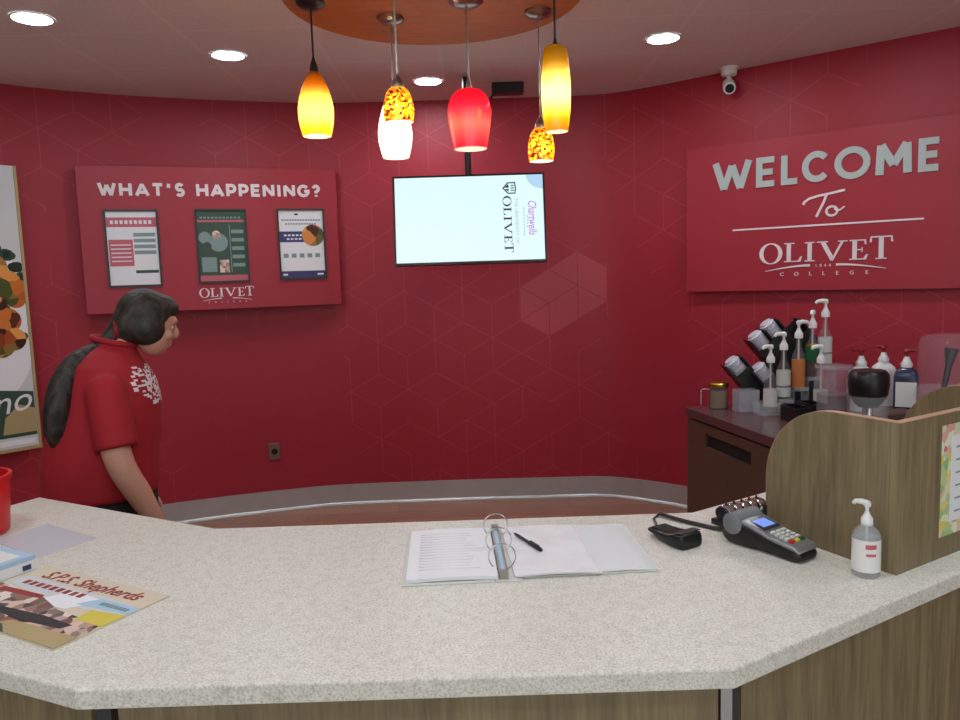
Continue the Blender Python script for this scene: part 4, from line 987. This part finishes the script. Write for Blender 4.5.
# white print on the chest: flat letters wrapped on the shirt front
def shirt_x(y, z):
    best = None
    ok,loc,nrm,_ = shirt.ray_cast(Vector((1,y,z)),Vector((-1,0,0)))
    return loc.x if ok else .2
bpy.context.view_layer.update()
b = MB()
def cell(y0,y1,z0,z1):
    pts = [(shirt_x(y,z)+.003,y,z) for y,z in ((y0,z0),(y1,z0),(y1,z1),(y0,z1))]
    b.add(pts,[(0,1,2,3)])
for row in range(20):
    for col in range(22):
        y = -.19+.012*col; z = 1.15+.0075*row
        if random.random() < .55 and abs(col-9) < 11-abs(row-11)*.6: cell(y,y+.0122,z,z+.0077)
b.build('shirt_print','letter_white',pe)
b = MB(); b.tube([(.045+.076*math.cos(a),.082*math.sin(a),1.392-.02*math.cos(a)) for a in [2*PI*k/28 for k in range(28)]],.012,10,loop=True); b.build('collar','shirt',pe,True)
b = MB()
b.loft([rg(-.04,0,.86,.195,.22),rg(-.04,0,.8,.2,.225),rg(-.035,0,.74,.195,.225),rg(-.02,0,.70,.17,.21)])
for s_ in (-1,1): b.limb([(0,s_*.105,.78),(.012,s_*.108,.45),(-.01,s_*.108,.10)],[.125,.095,.075])
tr = b.build('trousers','pants',pe); remesh(tr,.012,4)
for s_ in (-1,1):
    b = MB(); b.limb([(-.04,s_*.108,.05),(.05,s_*.112,.047),(.14,s_*.118,.036)],[.05,.048,.036],14,3); o = b.build('shoe','black_matte',pe); remesh(o,.008,3)
b = MB()
b.ell(hp(-.022,0,.03),(.108,.090,.105),hrot); b.ell(hp(-.055,0,-.01),(.08,.084,.09),hrot); b.ell(hp(.03,0,.075),(.07,.07,.05),hrot)
b.ell(hp(-.10,0,-.03),(.04,.045,.04),hrot)
b.ell(hp(-.01,-.03,-.015),(.075,.068,.075),hrot); b.ell(hp(-.01,.03,-.015),(.075,.068,.075),hrot)
b.limb([hp(-.10,0,-.04),(.0,-.05,1.37),(-.07,-.11,1.335),(-.115,-.15,1.26),(-.14,-.165,1.17),(-.155,-.165,1.08),(-.16,-.16,1.02)],[.035,.032,.038,.05,.053,.044,.014])
hr = b.build('hair','hair',pe); remesh(hr,.0075,3)
b = MB(); b.tube([tuple(hp(-.105,0,-.045)+Vector((.012*0+.0*math.cos(a),.042*math.sin(a),.042*math.cos(a)))) for a in [2*PI*k/20 for k in range(20)]],.011,8,loop=True); b.build('hair_tie','red_pump',pe,True)
for s_ in (-1,1):
    b = MB(); b.ell(hp(.0785,s_*.032,.004),(.011,.011,.008),hrot,12,8); e_ = b.build('eye','eye',pe,True)
    b = MB(); b.ell(hp(.0872,s_*.033,.004),(.004,.005,.005),hrot,12,8); b.build('iris','iris',e_,True)

# ------------------------------------------------------------------ camera, world, look
cam = bpy.data.cameras.new('camera'); co = bpy.data.objects.new('camera',cam); C.objects.link(co)
cam.sensor_width = 36; cam.lens = 36*760/960; cam.clip_start = .05
co.matrix_world = Matrix.Translation((0,0,1.6)) @ Matrix.Rotation(R(90-6.3),4,'X') @ Matrix.Rotation(R(-1.8),4,'Z')
scene.camera = co
w = bpy.data.worlds.new('lobby_light'); scene.world = w; w.use_nodes = True
bg = w.node_tree.nodes['Background']; bg.inputs['Color'].default_value = (.92,.97,1,1); bg.inputs['Strength'].default_value = .95
scene.view_settings.view_transform = 'Standard'; scene.view_settings.look = 'None'; scene.view_settings.gamma = 1
scene.view_settings.use_curve_mapping = False; scene.view_settings.exposure = .35
scene.cycles.use_denoising = True
